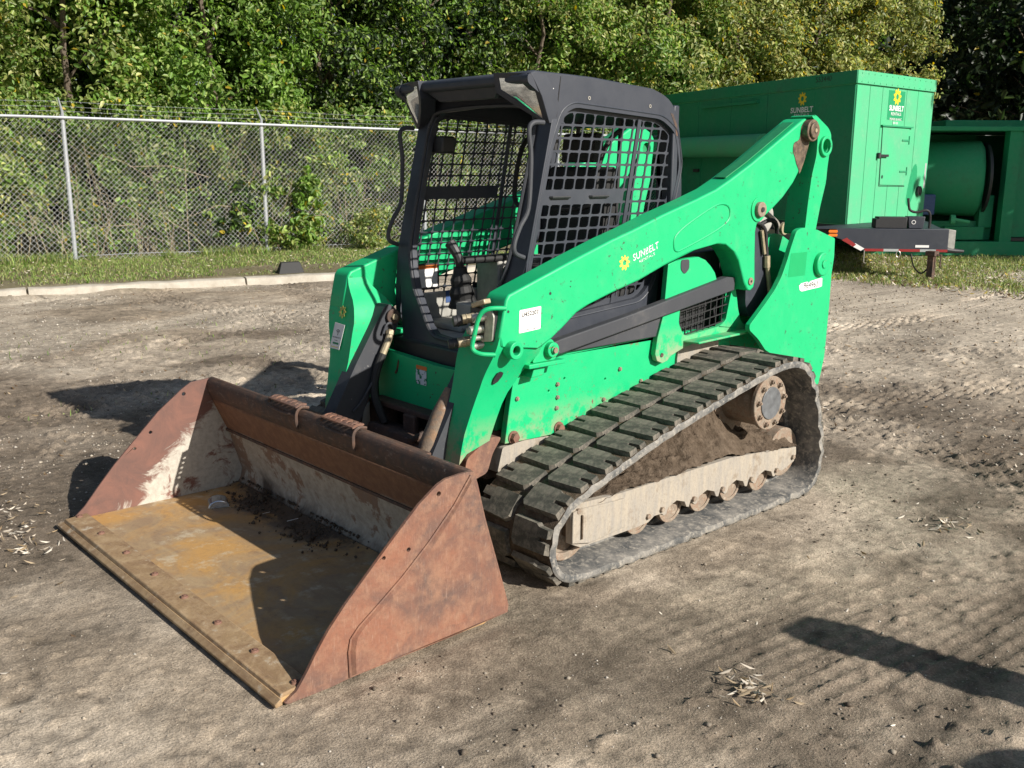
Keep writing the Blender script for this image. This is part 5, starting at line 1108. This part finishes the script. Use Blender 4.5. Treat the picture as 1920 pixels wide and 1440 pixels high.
DW, ZT, ZB = .082, 2.27, .10; V_ = []; F_ = []; r_w = .0025; Hh = ZT-ZB; k = 0
for sgn in (1, -1):
    s = S0
    while s < S1:
        a = FA + FD*s - FN*(.024 + .003*sgn); e = FA + FD*(s+sgn*Hh*1.0) - FN*(.024 + .003*sgn)
        for q, zz in ((a, ZB), (e, ZT)):
            V_ += [(q[0]+FD[0]*r_w*1.3, q[1]+FD[1]*r_w*1.3, zz), (q[0]-FD[0]*r_w*1.3, q[1]-FD[1]*r_w*1.3, zz), (q[0]-FN[0]*r_w*2, q[1]-FN[1]*r_w*2, zz)]
        F_ += [(k, k+1, k+4, k+3), (k+1, k+2, k+5, k+4), (k+2, k, k+3, k+5)]; k += 6; s += DW
me_ = bpy.data.meshes.new('chain_link_mesh'); fast_mesh(me_, np.array(V_), np.array(F_)); me_.polygons.foreach_set('use_smooth', np.ones(len(F_), bool)); o = link('chain_link_mesh', me_, M['wire'], fence); o['kind'] = 'stuff'
mb = MB()
for s in np.arange(S0, S1, DW): q = FA + FD*s - FN*.03; mb.tube([(*q, rail_z(s)-.02), (q[0]+.004, q[1], rail_z(s)+.045)], .004, 3, cap=False)
o = mb.build('wire_tips', M['galv'], fence); o['kind'] = 'stuff'

# ------------------------------------------------------------------ container trailer
cA = Vector((-4.95, 13.50, 0)); cL = Vector((-10.57-(-4.95), 15.65-13.50, 0)).normalized(); cE = Vector((-.02, 1.0, 0)).normalized(); Z0, Z1 = .68, 3.10; EL = 2.72; LL = 11.5
trl = empty('container_trailer', (-5.6, 14.8, 0), 'green box container on a black trailer with tongue and red white reflectors', 'trailer')
def c3(u, v, t, dirv, org=cA):      # plate on a vertical face: u along dirv, v = z, t outwards
    n_ = Vector((dirv.y, -dirv.x, 0)) if dirv is cE else Vector((dirv.y, -dirv.x, 0))*-1
    return org + dirv*u + n_*t + Vector((0, 0, v))
nE = Vector((cE.y, -cE.x, 0)); nL = Vector((-cL.y, cL.x, 0))*1.0
if nL.y > 0: nL = -nL
fE = lambda u, v, t: tuple(cA + cE*u + nE*t + Vector((0, 0, v)))
fL = lambda u, v, t: tuple(cA + cL*u + nL*t + Vector((0, 0, v)))
cB = cA + cE*EL; cC = cA + cL*LL; cD = cC + Vector((-cL.y, cL.x, 0)).normalized()*(-2.6)
if cD.y < cC.y: cD = cC + Vector((cL.y, -cL.x, 0)).normalized()*(-2.6)
mb = MB(); mb.add([tuple(q + Vector((0, 0, z))) for z in (Z0, Z1-.02) for q in (cA, cB, cD, cC)], [(3, 2, 1, 0), (4, 5, 6, 7), (0, 1, 5, 4), (1, 2, 6, 5), (2, 3, 7, 6), (3, 0, 4, 7)]); mb.build('container_core', M['box_green'], trl)
# cladding panels of the end face
ee = [.0, .42, .84, 1.26, 1.68, 2.10, EL-.02]
for a, b_ in zip(ee[:-1], ee[1:]): mb = MB(); mb.plate([[(a+.006, Z0+.02), (b_-.006, Z0+.02), (b_-.006, Z1-.22), (a+.006, Z1-.22)]], fE, .004, .016); mb.build('end_panel', M['box_green'], trl, .003)
ll = list(np.arange(0, LL, 1.17))
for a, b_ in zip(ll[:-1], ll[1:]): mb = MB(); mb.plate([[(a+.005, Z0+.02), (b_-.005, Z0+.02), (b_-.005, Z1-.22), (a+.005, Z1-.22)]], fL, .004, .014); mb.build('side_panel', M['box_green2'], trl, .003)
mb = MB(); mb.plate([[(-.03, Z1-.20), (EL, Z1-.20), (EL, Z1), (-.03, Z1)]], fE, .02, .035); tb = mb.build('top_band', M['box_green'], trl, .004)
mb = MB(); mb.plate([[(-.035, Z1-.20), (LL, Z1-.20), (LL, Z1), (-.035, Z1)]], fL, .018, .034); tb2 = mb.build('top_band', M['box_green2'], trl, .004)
bm_ = None
for k in range(14):
    for zz in (Z1-.04, Z1-.17): mb = MB(); mb.cyl(fE(.1+k*.2, zz, .034), fE(.1+k*.2, zz, .042), .012, 6); mb.build('rivet', M['box_green'], tb)
def yawE(d): return math.atan2(d.y, d.x)
aE, aL = yawE(cE), yawE(-cL)
def etext(s, u, v, size, mat, face='E', par=None, **k):
    p = Vector((fE if face == 'E' else fL)(u, v, .0215 if face == 'E' else .0205)); return text('lettering', s, size, mat, par or trl, p, (R(90), 0, aE if face == 'E' else aL), .0006, **k)
text('unit_number', '553440', .12, M['ink'], tb2, Vector(fL(.78, Z1-.085, .0355)), (R(90), 0, aL), .0006, sx=1.1)
mb = MB(); mb.plate([[(1.05, 2.38), (1.62, 2.38), (1.62, 2.95-.10), (1.05, 2.95-.10)]], fE, .0165, .0185); M['decal_green'] = simple('decal ground', (.025, .30, .13), .4, 0, 20, .1, 0); dc = mb.build('logo_decal', M['decal_green'], trl)
mb = MB(); sunlogo(mb, fE, 1.345, 2.755, .135, .019, .021, 9); mb.build('sun_logo', M['yellow'], dc)
etext('SUNBELT', 1.345, 2.565, .118, M['whiteprint'], 'E', dc, sx=1.0, bold=.003); etext('RENTALS', 1.345, 2.475, .07, M['whiteprint'], 'E', dc, sx=1.2); etext('POWER & HVAC', 1.345, 2.39, .055, M['whiteprint'], 'E', dc); etext('800-508', 1.345, 2.33, .05, M['whiteprint'], 'E', dc)
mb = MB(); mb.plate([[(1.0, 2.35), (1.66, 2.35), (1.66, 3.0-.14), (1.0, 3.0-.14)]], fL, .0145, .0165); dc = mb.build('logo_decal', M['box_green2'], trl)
mb = MB(); sunlogo(mb, fL, 1.33, 2.74, .115, .018, .020, 9); mb.build('sun_logo', M['yellow'], dc)
etext('SUNBELT', 1.33, 2.555, .125, M['whiteprint'], 'L', dc, sx=1.15, bold=.003); etext('RENTALS', 1.33, 2.47, .065, M['whiteprint'], 'L', dc, sx=1.5)
mb = MB(); mb.plate([[(1.15, 2.41), (1.5, 2.41), (1.5, 2.42), (1.15, 2.42)]], fL, .0165, .0175); mb.build('white_line', M['whiteprint'], dc); etext('POWER & HVAC', 1.33, 2.375, .05, M['whiteprint'], 'L', dc, sx=1.4)
# hatch door on the end face
mb = MB(); mb.plate([[(.96, 1.32), (1.86, 1.30), (1.86, 2.26), (.92, 2.26)]], fE, .018, .030); hd = mb.build('hatch_door', M['box_green'], trl, .003)
mb = MB(); mb.plate([[(.86, 2.265), (1.95, 2.262), (1.95, 2.285), (.86, 2.29)]], fE, .018, .055); mb.build('drip_rail', M['box_green2'], hd)
M['shadow_gap'] = simple('dark gap', (.01, .06, .03), .8, 0, 20, 0, 0)
for l_ in ([(.945, 1.30), (.955, 1.30), (.925, 2.26), (.912, 2.26)], [(.945, 1.295), (1.87, 1.28), (1.87, 1.292), (.945, 1.307)]): mb = MB(); mb.plate([l_], fE, .018, .022); mb.build('door_gap', M['shadow_gap'], hd)
mb = MB(); mb.plate([[(.80, 1.775), (1.12, 1.775), (1.12, 1.815), (.80, 1.815)]], fE, .03, .07); mb.cyl(fE(.82, 1.75, .05), fE(.82, 1.84, .05), .03, 8); mb.build('latch', M['plastic'], hd)
for zz in (1.52, 2.04): mb = MB(); mb.plate([[(1.62, zz), (1.86, zz), (1.86, zz+.03), (1.62, zz+.03)]], fE, .030, .040); mb.cyl(fE(1.88, zz-.05, .03), fE(1.88, zz+.09, .03), .012, 6); mb.build('hinge', M['box_green2'], hd)
mb = MB(); mb.cyl(fE(1.02, 1.45, .031), fE(1.02, 1.45, .034), .03, 12); mb.build('bore', M['shadow_gap'], hd)
mb = MB(); mb.cyl(fE(2.40, 1.20, .02), fE(2.40, 1.20, .06), .085, 18); mb.cyl(fE(2.40, 1.20, .06), fE(2.40, 1.20, .075), .05, 12); mb.build('round_vent', M['plastic'], trl)
mb = MB(); mb.plate([[tuple(v[:2]) for v in cat([(1.98, 1.02, 0), (2.02, 1.30, 0), (2.12, 1.58, 0), (2.26, 1.66, 0), (2.32, 1.45, 0), (2.24, 1.15, 0), (2.10, .95, 0)], True, 4)]], fE, .0162, .0172); mb.build('touch_up_paint', M['decal_green'], trl)
mb = MB(); mb.plate([[(2.60, 1.25), (2.66, 1.25), (2.66, 1.68), (2.60, 1.68)]], fE, .0162, .0175); mb.build('warning_label', M['silver'], trl)
# doors and rails of the long side
for a in (3.1, 4.5):
    mb = MB(); mb.plate([[(a, .95), (a+1.3, .95), (a+1.3, 2.15), (a, 2.15)]], fL, .0145, .026); d_ = mb.build('side_door', M['box_green2'], trl, .003)
    mb = MB(); mb.plate([[(a+.03, 1.5), (a+.22, 1.5), (a+.22, 1.56), (a+.03, 1.56)]], fL, .026, .07); mb.build('latch', M['plastic'], d_)
mb = MB(); mb.plate([[(2.6, 2.74), (4.5, 2.74), (4.5, 2.79), (2.6, 2.79)]], fL, .0145, .07); mb.build('drip_rail', M['box_green2'], trl)
mb = MB(); mb.tube([Vector(fL(1.9, 1.98, .33)), Vector(fL(9.5, 1.98, .33))], .20, 24); pt = mb.build('exhaust_tank', M['box_green'], trl)
# wheels under the box
for u in (7.6, 8.7):
    mb = MB(); mb.cyl(fL(u, .42, .02), fL(u, .42, -.28), .40, 30); w_ = mb.build('wheel', M['rubber'], trl, .03); mb = MB(); mb.cyl(fL(u, .42, .03), fL(u, .42, -.05), .22, 20); mb.build('rim', M['floor_grey'], w_, .01)
# frame and tongue
mb = MB(); mb.add([tuple(q + Vector((0, 0, z))) for z in (.50, Z0-.004) for q in (cA + nE*.02 - cL*-.02, cB + nE*.02, cD, cC)], [(3, 2, 1, 0), (4, 5, 6, 7), (0, 1, 5, 4), (1, 2, 6, 5), (2, 3, 7, 6), (3, 0, 4, 7)]); mb.build('chassis_frame', M['black'], trl)
tA = Vector((-4.36, 11.73, 0)); tB = Vector((-2.99, 12.93, 0)); tD = (tB-tA).normalized(); tN = Vector((tD.y, -tD.x, 0)); TL = (tB-tA).length
fT = lambda u, v, t: tuple(tA + tD*u + tN*t + Vector((0, 0, v)))
u0 = .66
mb = MB(); mb.plate([[(-.25, .72), (0.24, .72), (.24, .60), (u0-.35, .58), (u0, .405), (TL, .405), (TL, .735), (-.25, .735)]], fT, -.30, 0); tg = mb.build('tongue', M['black'], trl, .006)
mb = MB(); mb.add([tuple(q) for q in (Vector(fT(-.25, .60, -.3)), Vector(fT(TL, .60, -.3)), cB + Vector((0, 0, .60)), cA + Vector((0, 0, .60)), Vector(fT(-.25, .72, -.3)), Vector(fT(TL, .72, -.3)), cB + Vector((0, 0, .69)), cA + Vector((0, 0, .69)))], [(3, 2, 1, 0), (4, 5, 6, 7), (0, 1, 5, 4), (1, 2, 6, 5), (2, 3, 7, 6), (3, 0, 4, 7)]); mb.build('tongue_deck', M['black'], trl)
for i, (a, b_) in enumerate([(u0, .93), (.93, 1.14), (1.14, 1.44), (1.44, 1.66), (1.66, TL)]):
    mb = MB(); mb.plate([[(a, .408), (b_, .408), (b_, .445), (a, .445)]], fT, .001, .004); mb.build('reflector_strip', M['red' if i % 2 == 0 else 'silver'], tg)
mb = MB(); mb.plate([[(u0-.20, .49), (u0-.05, .412), (u0-.0, .445), (u0-.13, .52)]], fT, .001, .004); mb.build('reflector_strip', M['white'], tg); mb = MB(); mb.plate([[(u0-.33, .565), (u0-.16, .47), (u0-.12, .50), (u0-.26, .60)]], fT, .0012, .0045); mb.build('reflector_strip', M['red'], tg)
mb = MB(); mb.plate([[(1.37, .47), (1.56, .47), (1.56, .505), (1.37, .505)]], fT, .001, .004); mb.build('white_plate', M['white'], tg)
for zz in (.69, .635): mb = MB(); mb.plate([rrect(.13, zz-.02, .26, zz+.02, .018, 3)], fT, .0, .03); mb.build('marker_lamp', M['amber'], tg, .004)

mb = MB(); mb.plate([[(TL+.003, .42), (TL+.10, .46), (TL+.10, .72), (TL+.003, .735)]], fT, -.28, -.02); mb.build('hitch_plate', M['floor_grey'], tg, .006)
mb = MB(); mb.tube([fT(TL, .44, -.05), fT(TL+.12, .425, -.05), fT(TL+.24, .42, -.05)], [.05, .035, .022], 10); mb.build('hitch', M['plastic'], tg)
mb = MB(); mb.plate([[(.80, .74), (1.24, .74), (1.24, .90), (.84, .90), (.84, .875), (.80, .87)]], fT, -.30, -.05); mb.build('battery_box', M['plastic'], tg, .006)
mb = MB(); mb.plate([[(1.27, .74), (1.47, .74), (1.49, .91), (1.25, .91)]], fT, -.25, -.05); bb_ = mb.build('tool_box', M['black'], tg, .008); mb = MB(); mb.ring(fT(1.33, .83, -.048), fT(1.33, .83, -.044), .03, .022, 16); mb.build('white_mark', M['white'], bb_)
mb = MB(); mb.tube(cat([fT(1.58, .74, -.15), fT(1.58, .86, -.14), fT(1.56, .96, -.12), fT(1.50, 1.00, -.1), fT(1.38, .97, -.1), fT(1.28, 1.0, -.1), fT(1.25, 1.10, -.1), fT(1.24, 1.17, -.1)], False, 4), .018, 8); mb.build('power_cable', M['rubber'], trl)
J = Vector((-3.10, 12.70, 0)); mb = MB(); jz = ground_z(J.x, J.y); mb.box((J.x-.045, J.y-.045, jz), (J.x+.045, J.y+.045, .42)); mb.box((J.x-.07, J.y-.07, .36), (J.x+.07, J.y+.07, .43)); jk = mb.build('jack_leg', M['rust_dark'], trl, .004)
mb = MB(); mb.tube([(J.x+.06, J.y, .38), (J.x+.12, J.y+.02, .38), (J.x+.12, J.y+.02, .20)], .012, 6); mb.build('jack_handle', M['rust_dark'], jk)
mb = MB(); mb.tube(cat([fT(TL-.15, .40, -.02), fT(TL-.22, .22, .0), fT(TL-.34, .10, .02), fT(TL-.45, .20, 0), fT(TL-.5, .38, 0)], False, 5), .012, 6); mb.build('safety_chain', M['plastic'], tg)
mb = MB(); mb.tube([fT(1.14+.03*math.cos(t), .37+.045*math.sin(t), 0) for t in np.linspace(0, 2*math.pi, 13)], .007, 6); mb.build('tie_ring', M['steel'], tg)
mb = MB(); mb.tube([fT(u0, .42, .01), fT(u0, .25, .01), fT(u0+.03, .23, .01)], .008, 6); mb.build('tie_hook', M['steel'], tg)

# ------------------------------------------------------------------ tank machine at the far right
mO = Vector((-5.05, 17.0, 0)); mD = Vector((.665, .747, 0)); mN = Vector((.747, -.665, 0))
fM = lambda u, v, t: tuple(mO + mD*u + mN*t + Vector((0, 0, v)))
tk = empty('tank_machine', (-3.6, 18.4, 0), 'green skid framed machine with round drum standing in shade at the right edge', 'machine')
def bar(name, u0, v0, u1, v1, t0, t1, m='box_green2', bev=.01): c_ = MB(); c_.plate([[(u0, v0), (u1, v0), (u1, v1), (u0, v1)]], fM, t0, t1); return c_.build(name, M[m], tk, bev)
bar('skid_rail', -1.4, .0, 6.2, .26, -.12, .12); bar('skid_rail', -1.4, .0, 6.2, .26, -2.3, -2.1)
bar('post', 1.10, .24, 1.32, 2.28, -.1, .1); bar('post', -1.4, .26, -1.2, 2.28, -.1, .1); bar('post', 5.9, .26, 6.1, 2.28, -.1, .1)
c = MB(); c.plate([[(-1.5, 2.26), (6.2, 2.26), (6.2, 2.34), (-1.5, 2.34)]], fM, -2.3, .14); c.build('roof_rail', M['box_green2'], tk, .01)
bar('top_box', .2, 2.345, 6.2, 2.48, -2.2, -.6); bar('side_panel', 1.33, .34, 5.89, 2.25, -.06, .03); bar('back_wall', -1.4, .26, 6.0, 2.25, -2.25, -2.2, 'box_green2')
bar('mid_panel', -1.19, .27, -.95, 2.2, -.5, -.3); bar('rear_panel', -1.19, .27, 1.09, 2.24, -1.30, -1.25); bar('lower_panel', -.05, .27, 1.09, .62, -.28, -.24); bar('low_panel', 1.33, .262, 5.89, .335, -.04, .06, 'plastic')
c = MB(); c.tube([fM(-.40, 1.40, -.95), fM(-.36, 1.40, -.95), fM(.82, 1.40, -.43), fM(.88, 1.40, -.41)], [.55, .70, .70, .60], 40); dr = c.build('drum', M['box_green2'], tk, 0, ang=50)
c = MB(); c.ring(fM(.88, 1.40, -.41), fM(.93, 1.40, -.40), .66, .42, 32); c.build('drum_flange', M['plastic'], dr)
c = MB(); c.plate([circ(-.62, 1.42, .38, 20)], fM, -1.2, -.6); c.build('fan_housing', M['box_green2'], tk)
bar('blue_cover', -.62, .74, -.10, 1.12, -.15, .0, 'blue', .03); bar('control_box', .80, .50, 1.05, 1.10, -.35, -.15)
c = MB(); c.cyl(fM(.20, .66, .0), fM(.28, .66, .02), .09, 20); c.tube([fM(.28, .66, .02), fM(.55, .62, .02)], .03, 10); c.build('pump_pulley', M['box_green'], tk)

bar('pump_block', .15, .28, .9, .52, -.7, -.1); bar('engine_block', -.9, .28, -.1, .62, -.9, -.2, 'plastic', .02)

# ------------------------------------------------------------------ unseen stand-ins added beside the camera to throw the shadow at the right
po = empty('timber_post', (4.28, 2.2, 0), 'weathered timber post standing beyond the right picture edge', 'post')
c = MB(); c.box((4.20, 2.10, -.1), (4.36, 2.31, 1.44)); c.build('shaft', M['bark'], po, .03)
c = MB(); c.box((4.18, 2.09, -.02), (4.38, 2.37, .98)); c.build('base_sleeve', M['black_worn'], po, .02)
c = MB(); c.cyl((4.32, 1.60, 0), (4.32, 1.60, .88), .29, 28)
for z in (.28, .58): c.ring((4.32, 1.60, z), (4.32, 1.60, z+.03), .30, .285, 28)
tag(c.build('steel_drum', M['black_worn'], None, .01), 'dark steel drum beside the timber post beyond the right edge', 'drum')

# ------------------------------------------------------------------ litter
def scatter_xy(n, r_, box, keep=None):
    X = r_.uniform(box[0], box[1], n); Y = r_.uniform(box[2], box[3], n)
    bad = (np.abs(X) < 1.06) & (Y > -.12) & (Y < 3.1); k = ~bad
    if keep is not None: k &= keep(X, Y)
    return X[k], Y[k]
def stones(name, X, Y, size, label, seed, cols):
    r_ = np.random.default_rng(seed); n = len(X); Z = height(X[None], Y[None])[0]; S = size*r_.lognormal(0, .36, n)
    base = np.array([(1, 0, 0), (-1, 0, 0), (0, 1, 0), (0, -1, 0), (0, 0, 1), (0, 0, -1)], float)
    V_ = base[None]*S[:, None, None]*r_.uniform(.6, 1.2, (n, 6, 1)); a = r_.uniform(0, 6.28, n); ca_, sa_ = np.cos(a)[:, None], np.sin(a)[:, None]
    x_ = V_[..., 0]*ca_-V_[..., 1]*sa_; y_ = V_[..., 0]*sa_+V_[..., 1]*ca_; V_ = np.stack([x_+X[:, None], y_+Y[:, None], V_[..., 2]*.6+Z[:, None]+S[:, None]*.2], 2).reshape(-1, 3)
    F_ = np.array([(0, 2, 4), (2, 1, 4), (1, 3, 4), (3, 0, 4), (2, 0, 5), (1, 2, 5), (3, 1, 5), (0, 3, 5)]); F_ = (np.arange(n)[:, None, None]*6+F_[None]).reshape(-1, 3)
    me_ = bpy.data.meshes.new(name); fast_mesh(me_, V_, F_); cc_ = np.array(cols)[r_.integers(0, len(cols), n)]*r_.uniform(.7, 1.2, (n, 1)); cc_ = np.repeat(cc_, 24, 0); cc_ = np.concatenate([cc_, np.ones((len(cc_), 1))], 1)
    ca2 = me_.color_attributes.new('tint', 'FLOAT_COLOR', 'CORNER'); ca2.data.foreach_set('color', cc_.astype(np.float32).ravel()); me_.polygons.foreach_set('use_smooth', np.ones(len(F_), bool))
    return tag(link(name, me_, M['dryleaf']), kind='stuff', label=label, cat='gravel')
r_ = np.random.default_rng(21)
X, Y = scatter_xy(5500, r_, (-3.5, 3, -1, 5)); stones('fine_gravel', X, Y, .0038, 'fine loose grit on the dirt around the bucket and track', 22, [(.40, .35, .28), (.25, .20, .15), (.5, .46, .4)])
X, Y = scatter_xy(16000, r_, (-9.6, -1, -1.5, 9), lambda X, Y: (kdist(X, Y) < -.02) & (fbm(X*.8, Y*.8, 3, 81) > -.15)); stones('yard_gravel', X, Y, .0075, 'pale gravel scattered over the yard towards the kerb', 23, [(.55, .50, .43), (.42, .37, .30), (.30, .25, .19)])
X, Y = scatter_xy(9000, r_, (-6, 3, 4, 14)); stones('far_gravel', X, Y, .009, 'pale gravel and chips on the dirt behind the machine', 24, [(.55, .50, .43), (.42, .37, .30), (.25, .20, .15)])
X, Y = scatter_xy(4200, r_, (-3.5, 3, -1, 6), lambda X, Y: fbm(X*1.6, Y*.9, 4, 25) > .20); stones('dirt_clods', X, Y, .0075, 'crumbled dirt clods on the packed soil', 25, [(.22, .185, .145), (.28, .24, .19), (.16, .13, .10)])
def litter(name, X, Y, size, cols, label, seed, lift=.004, aspect=.35, pile=0, cat_='leaf litter', fold=.5):
    r_ = np.random.default_rng(seed); n = len(X); Z = height(X[None], Y[None])[0] + lift + (r_.random(n)*pile if pile else 0); Nn = np.stack([r_.normal(size=n)*.45, r_.normal(size=n)*.45, np.ones(n)], 1)
    t_ = np.array(cols)[r_.integers(0, len(cols), n)]*r_.uniform(.7, 1.2, (n, 1)); me_ = leaf_mesh(name, np.stack([X, Y, Z], 1), size, Nn, t_, r_, aspect, -fold, 0); return tag(link(name, me_, M['dryleaf']), kind='stuff', label=label, cat=cat_)
BR = [(.20, .13, .07), (.30, .22, .13), (.12, .08, .05), (.38, .30, .20)]; PALE = [(.60, .53, .43), (.48, .41, .32), (.68, .62, .52)]
X, Y = scatter_xy(1500, r_, (-9.4, -1.4, -1.5, 9), lambda X, Y: kdist(X, Y) < -.05); litter('dry_leaves', X, Y, .045, BR, 'brown dry leaves scattered over the yard near the kerb', 26)
X, Y = scatter_xy(2600, r_, (-7, 2.6, 4.2, 14)); litter('dry_leaves', X, Y, .055, BR + PALE[:1], 'brown dry leaves and chips behind the machine', 27)
X, Y = scatter_xy(130, r_, (-3.4, 3, -1, 4.5)); litter('dry_leaves', X, Y, .028, BR[:3] + PALE, 'few small dry leaves and chips around the machine', 28)
X = r_.uniform(-8, -1, 2200); Y = r_.uniform(11.3, 16, 2200); litter('dry_leaves', X, Y, .07, PALE + BR + [(.5, .38, .08)], 'pale fallen leaves in the grass before the trailer', 29, .05)
X = r_.uniform(-12.5, -8.8, 900); Y = r_.uniform(-1, 10, 900); k_ = kdist(X, Y) > .25; litter('dry_leaves', X[k_], Y[k_], .05, BR + PALE, 'dry leaves on the verge behind the kerb', 34, .05)
for i, (cx_, cy_, sd, n, sz, lb) in enumerate([(1.895, 1.165, .040, 46, .055, 'small heap of pale shredded husks in the foreground dirt'), (-.95, -.28, .15, 150, .050, 'strewn pale shredded husks beside the bucket lip at left'), (1.62, 3.05, .07, 40, .055, 'pale husk scraps right of the rear of the track'), (-1.45, -.12, .12, 70, .04, 'thin pale husk scraps at the left picture edge')]):
    litter('shredded_husks', cx_+r_.standard_t(3, size=n)*sd, cy_+r_.standard_t(3, size=n)*sd, sz*.8, PALE+BR[1:2]+BR[3:], lb, 30+i, .008, .20, .022, 'husks', .8)
c = MB(); x, y = .735, .02; q = [(-.045, -.006), (-.02, .012), (.03, .014), (.05, .004), (.035, -.010), (-.02, -.014)]; gz = ground_z(x, y)
mb = MB(); mb.plate([[(x+a*.75+b_*.6, y+a*.65-b_*.75) for a, b_ in q]], lambda a, b_, t: (a, b_, gz+.006+t+.1*abs(a-x)*.3), 0, .003); tag(mb.build('bark_chip', M['drymud']), 'pale bark chip lying in front of the right bucket corner', 'chip')
# rubbish in the bucket
c = MB(); vs = []; 
for a in range(9):
    t = math.pi*a/8
    for x in (0, .10): vs.append((-.80 + x*.9 + .05*math.cos(t)*.4, .66 - x*.35 + .045*math.cos(t), .024 + .035*math.sin(t)))
c.add(vs, [(2*i, 2*i+1, 2*i+3, 2*i+2) for i in range(8)] + [tuple(2*i for i in range(9)), tuple(2*i+1 for i in reversed(range(9)))])
tag(c.build('clear_lid', M['lamp'], None, .003), 'small dusty clear plastic cover lying in the back left of the bucket', 'cover')
r_ = np.random.default_rng(40); n = 700; X = np.concatenate([r_.normal(-.66, .13, n//2), r_.normal(-.12, .12, n//2)]); X = np.clip(X, -.96, .96); Y = np.clip(r_.normal(.80, .07, n), .55, .87)
me_ = None; S = .0042*r_.lognormal(0, .5, n); base = np.array([(1, 0, 0), (-1, 0, 0), (0, 1, 0), (0, -1, 0), (0, 0, 1), (0, 0, -1)], float); V_ = base[None]*S[:, None, None]*r_.uniform(.6, 1.3, (n, 6, 1)) + np.stack([X, Y, .028+.03*np.exp(-((Y-.86)/.06)**2)], 1)[:, None]
F_ = np.array([(0, 2, 4), (2, 1, 4), (1, 3, 4), (3, 0, 4), (2, 0, 5), (1, 2, 5), (3, 1, 5), (0, 3, 5)]); F_ = (np.arange(n)[:, None, None]*6+F_[None]).reshape(-1, 3)
me_ = bpy.data.meshes.new('bucket_dirt'); fast_mesh(me_, V_.reshape(-1, 3), F_); tag(link('bucket_dirt', me_, M['mud']), kind='stuff', label='crumbs of dark damp dirt along the back of the bucket floor', cat='dirt')
for i, (x, y, a) in enumerate([(-.30, .78, .4), (-.46, .74, 2.0)]):
    mb = MB(); mb.plate([[(x+math.cos(a)*u_-math.sin(a)*v_, y+math.sin(a)*u_+math.cos(a)*v_) for u_, v_ in ((-.03, 0), (0, .012), (.032, .004), (.005, -.012))]], lambda p_, q_, t: (p_, q_, .040+t+(p_-x)*.4), 0, .002); tag(mb.build('paper_scrap', M['white']), ['white paper scrap on the dark dirt in the bucket', 'smaller white scrap left of the paper in the bucket'][i], 'scrap')

# ------------------------------------------------------------------ keep the tree at thing > part > sub-part
def depth(o):
    d = 0
    while o.parent is not None: o = o.parent; d += 1
    return d
while True:
    deep = [o for o in col.objects if depth(o) > 2]
    if not deep: break
    for o in deep:
        p = o.parent.parent; parent_to(o, p)
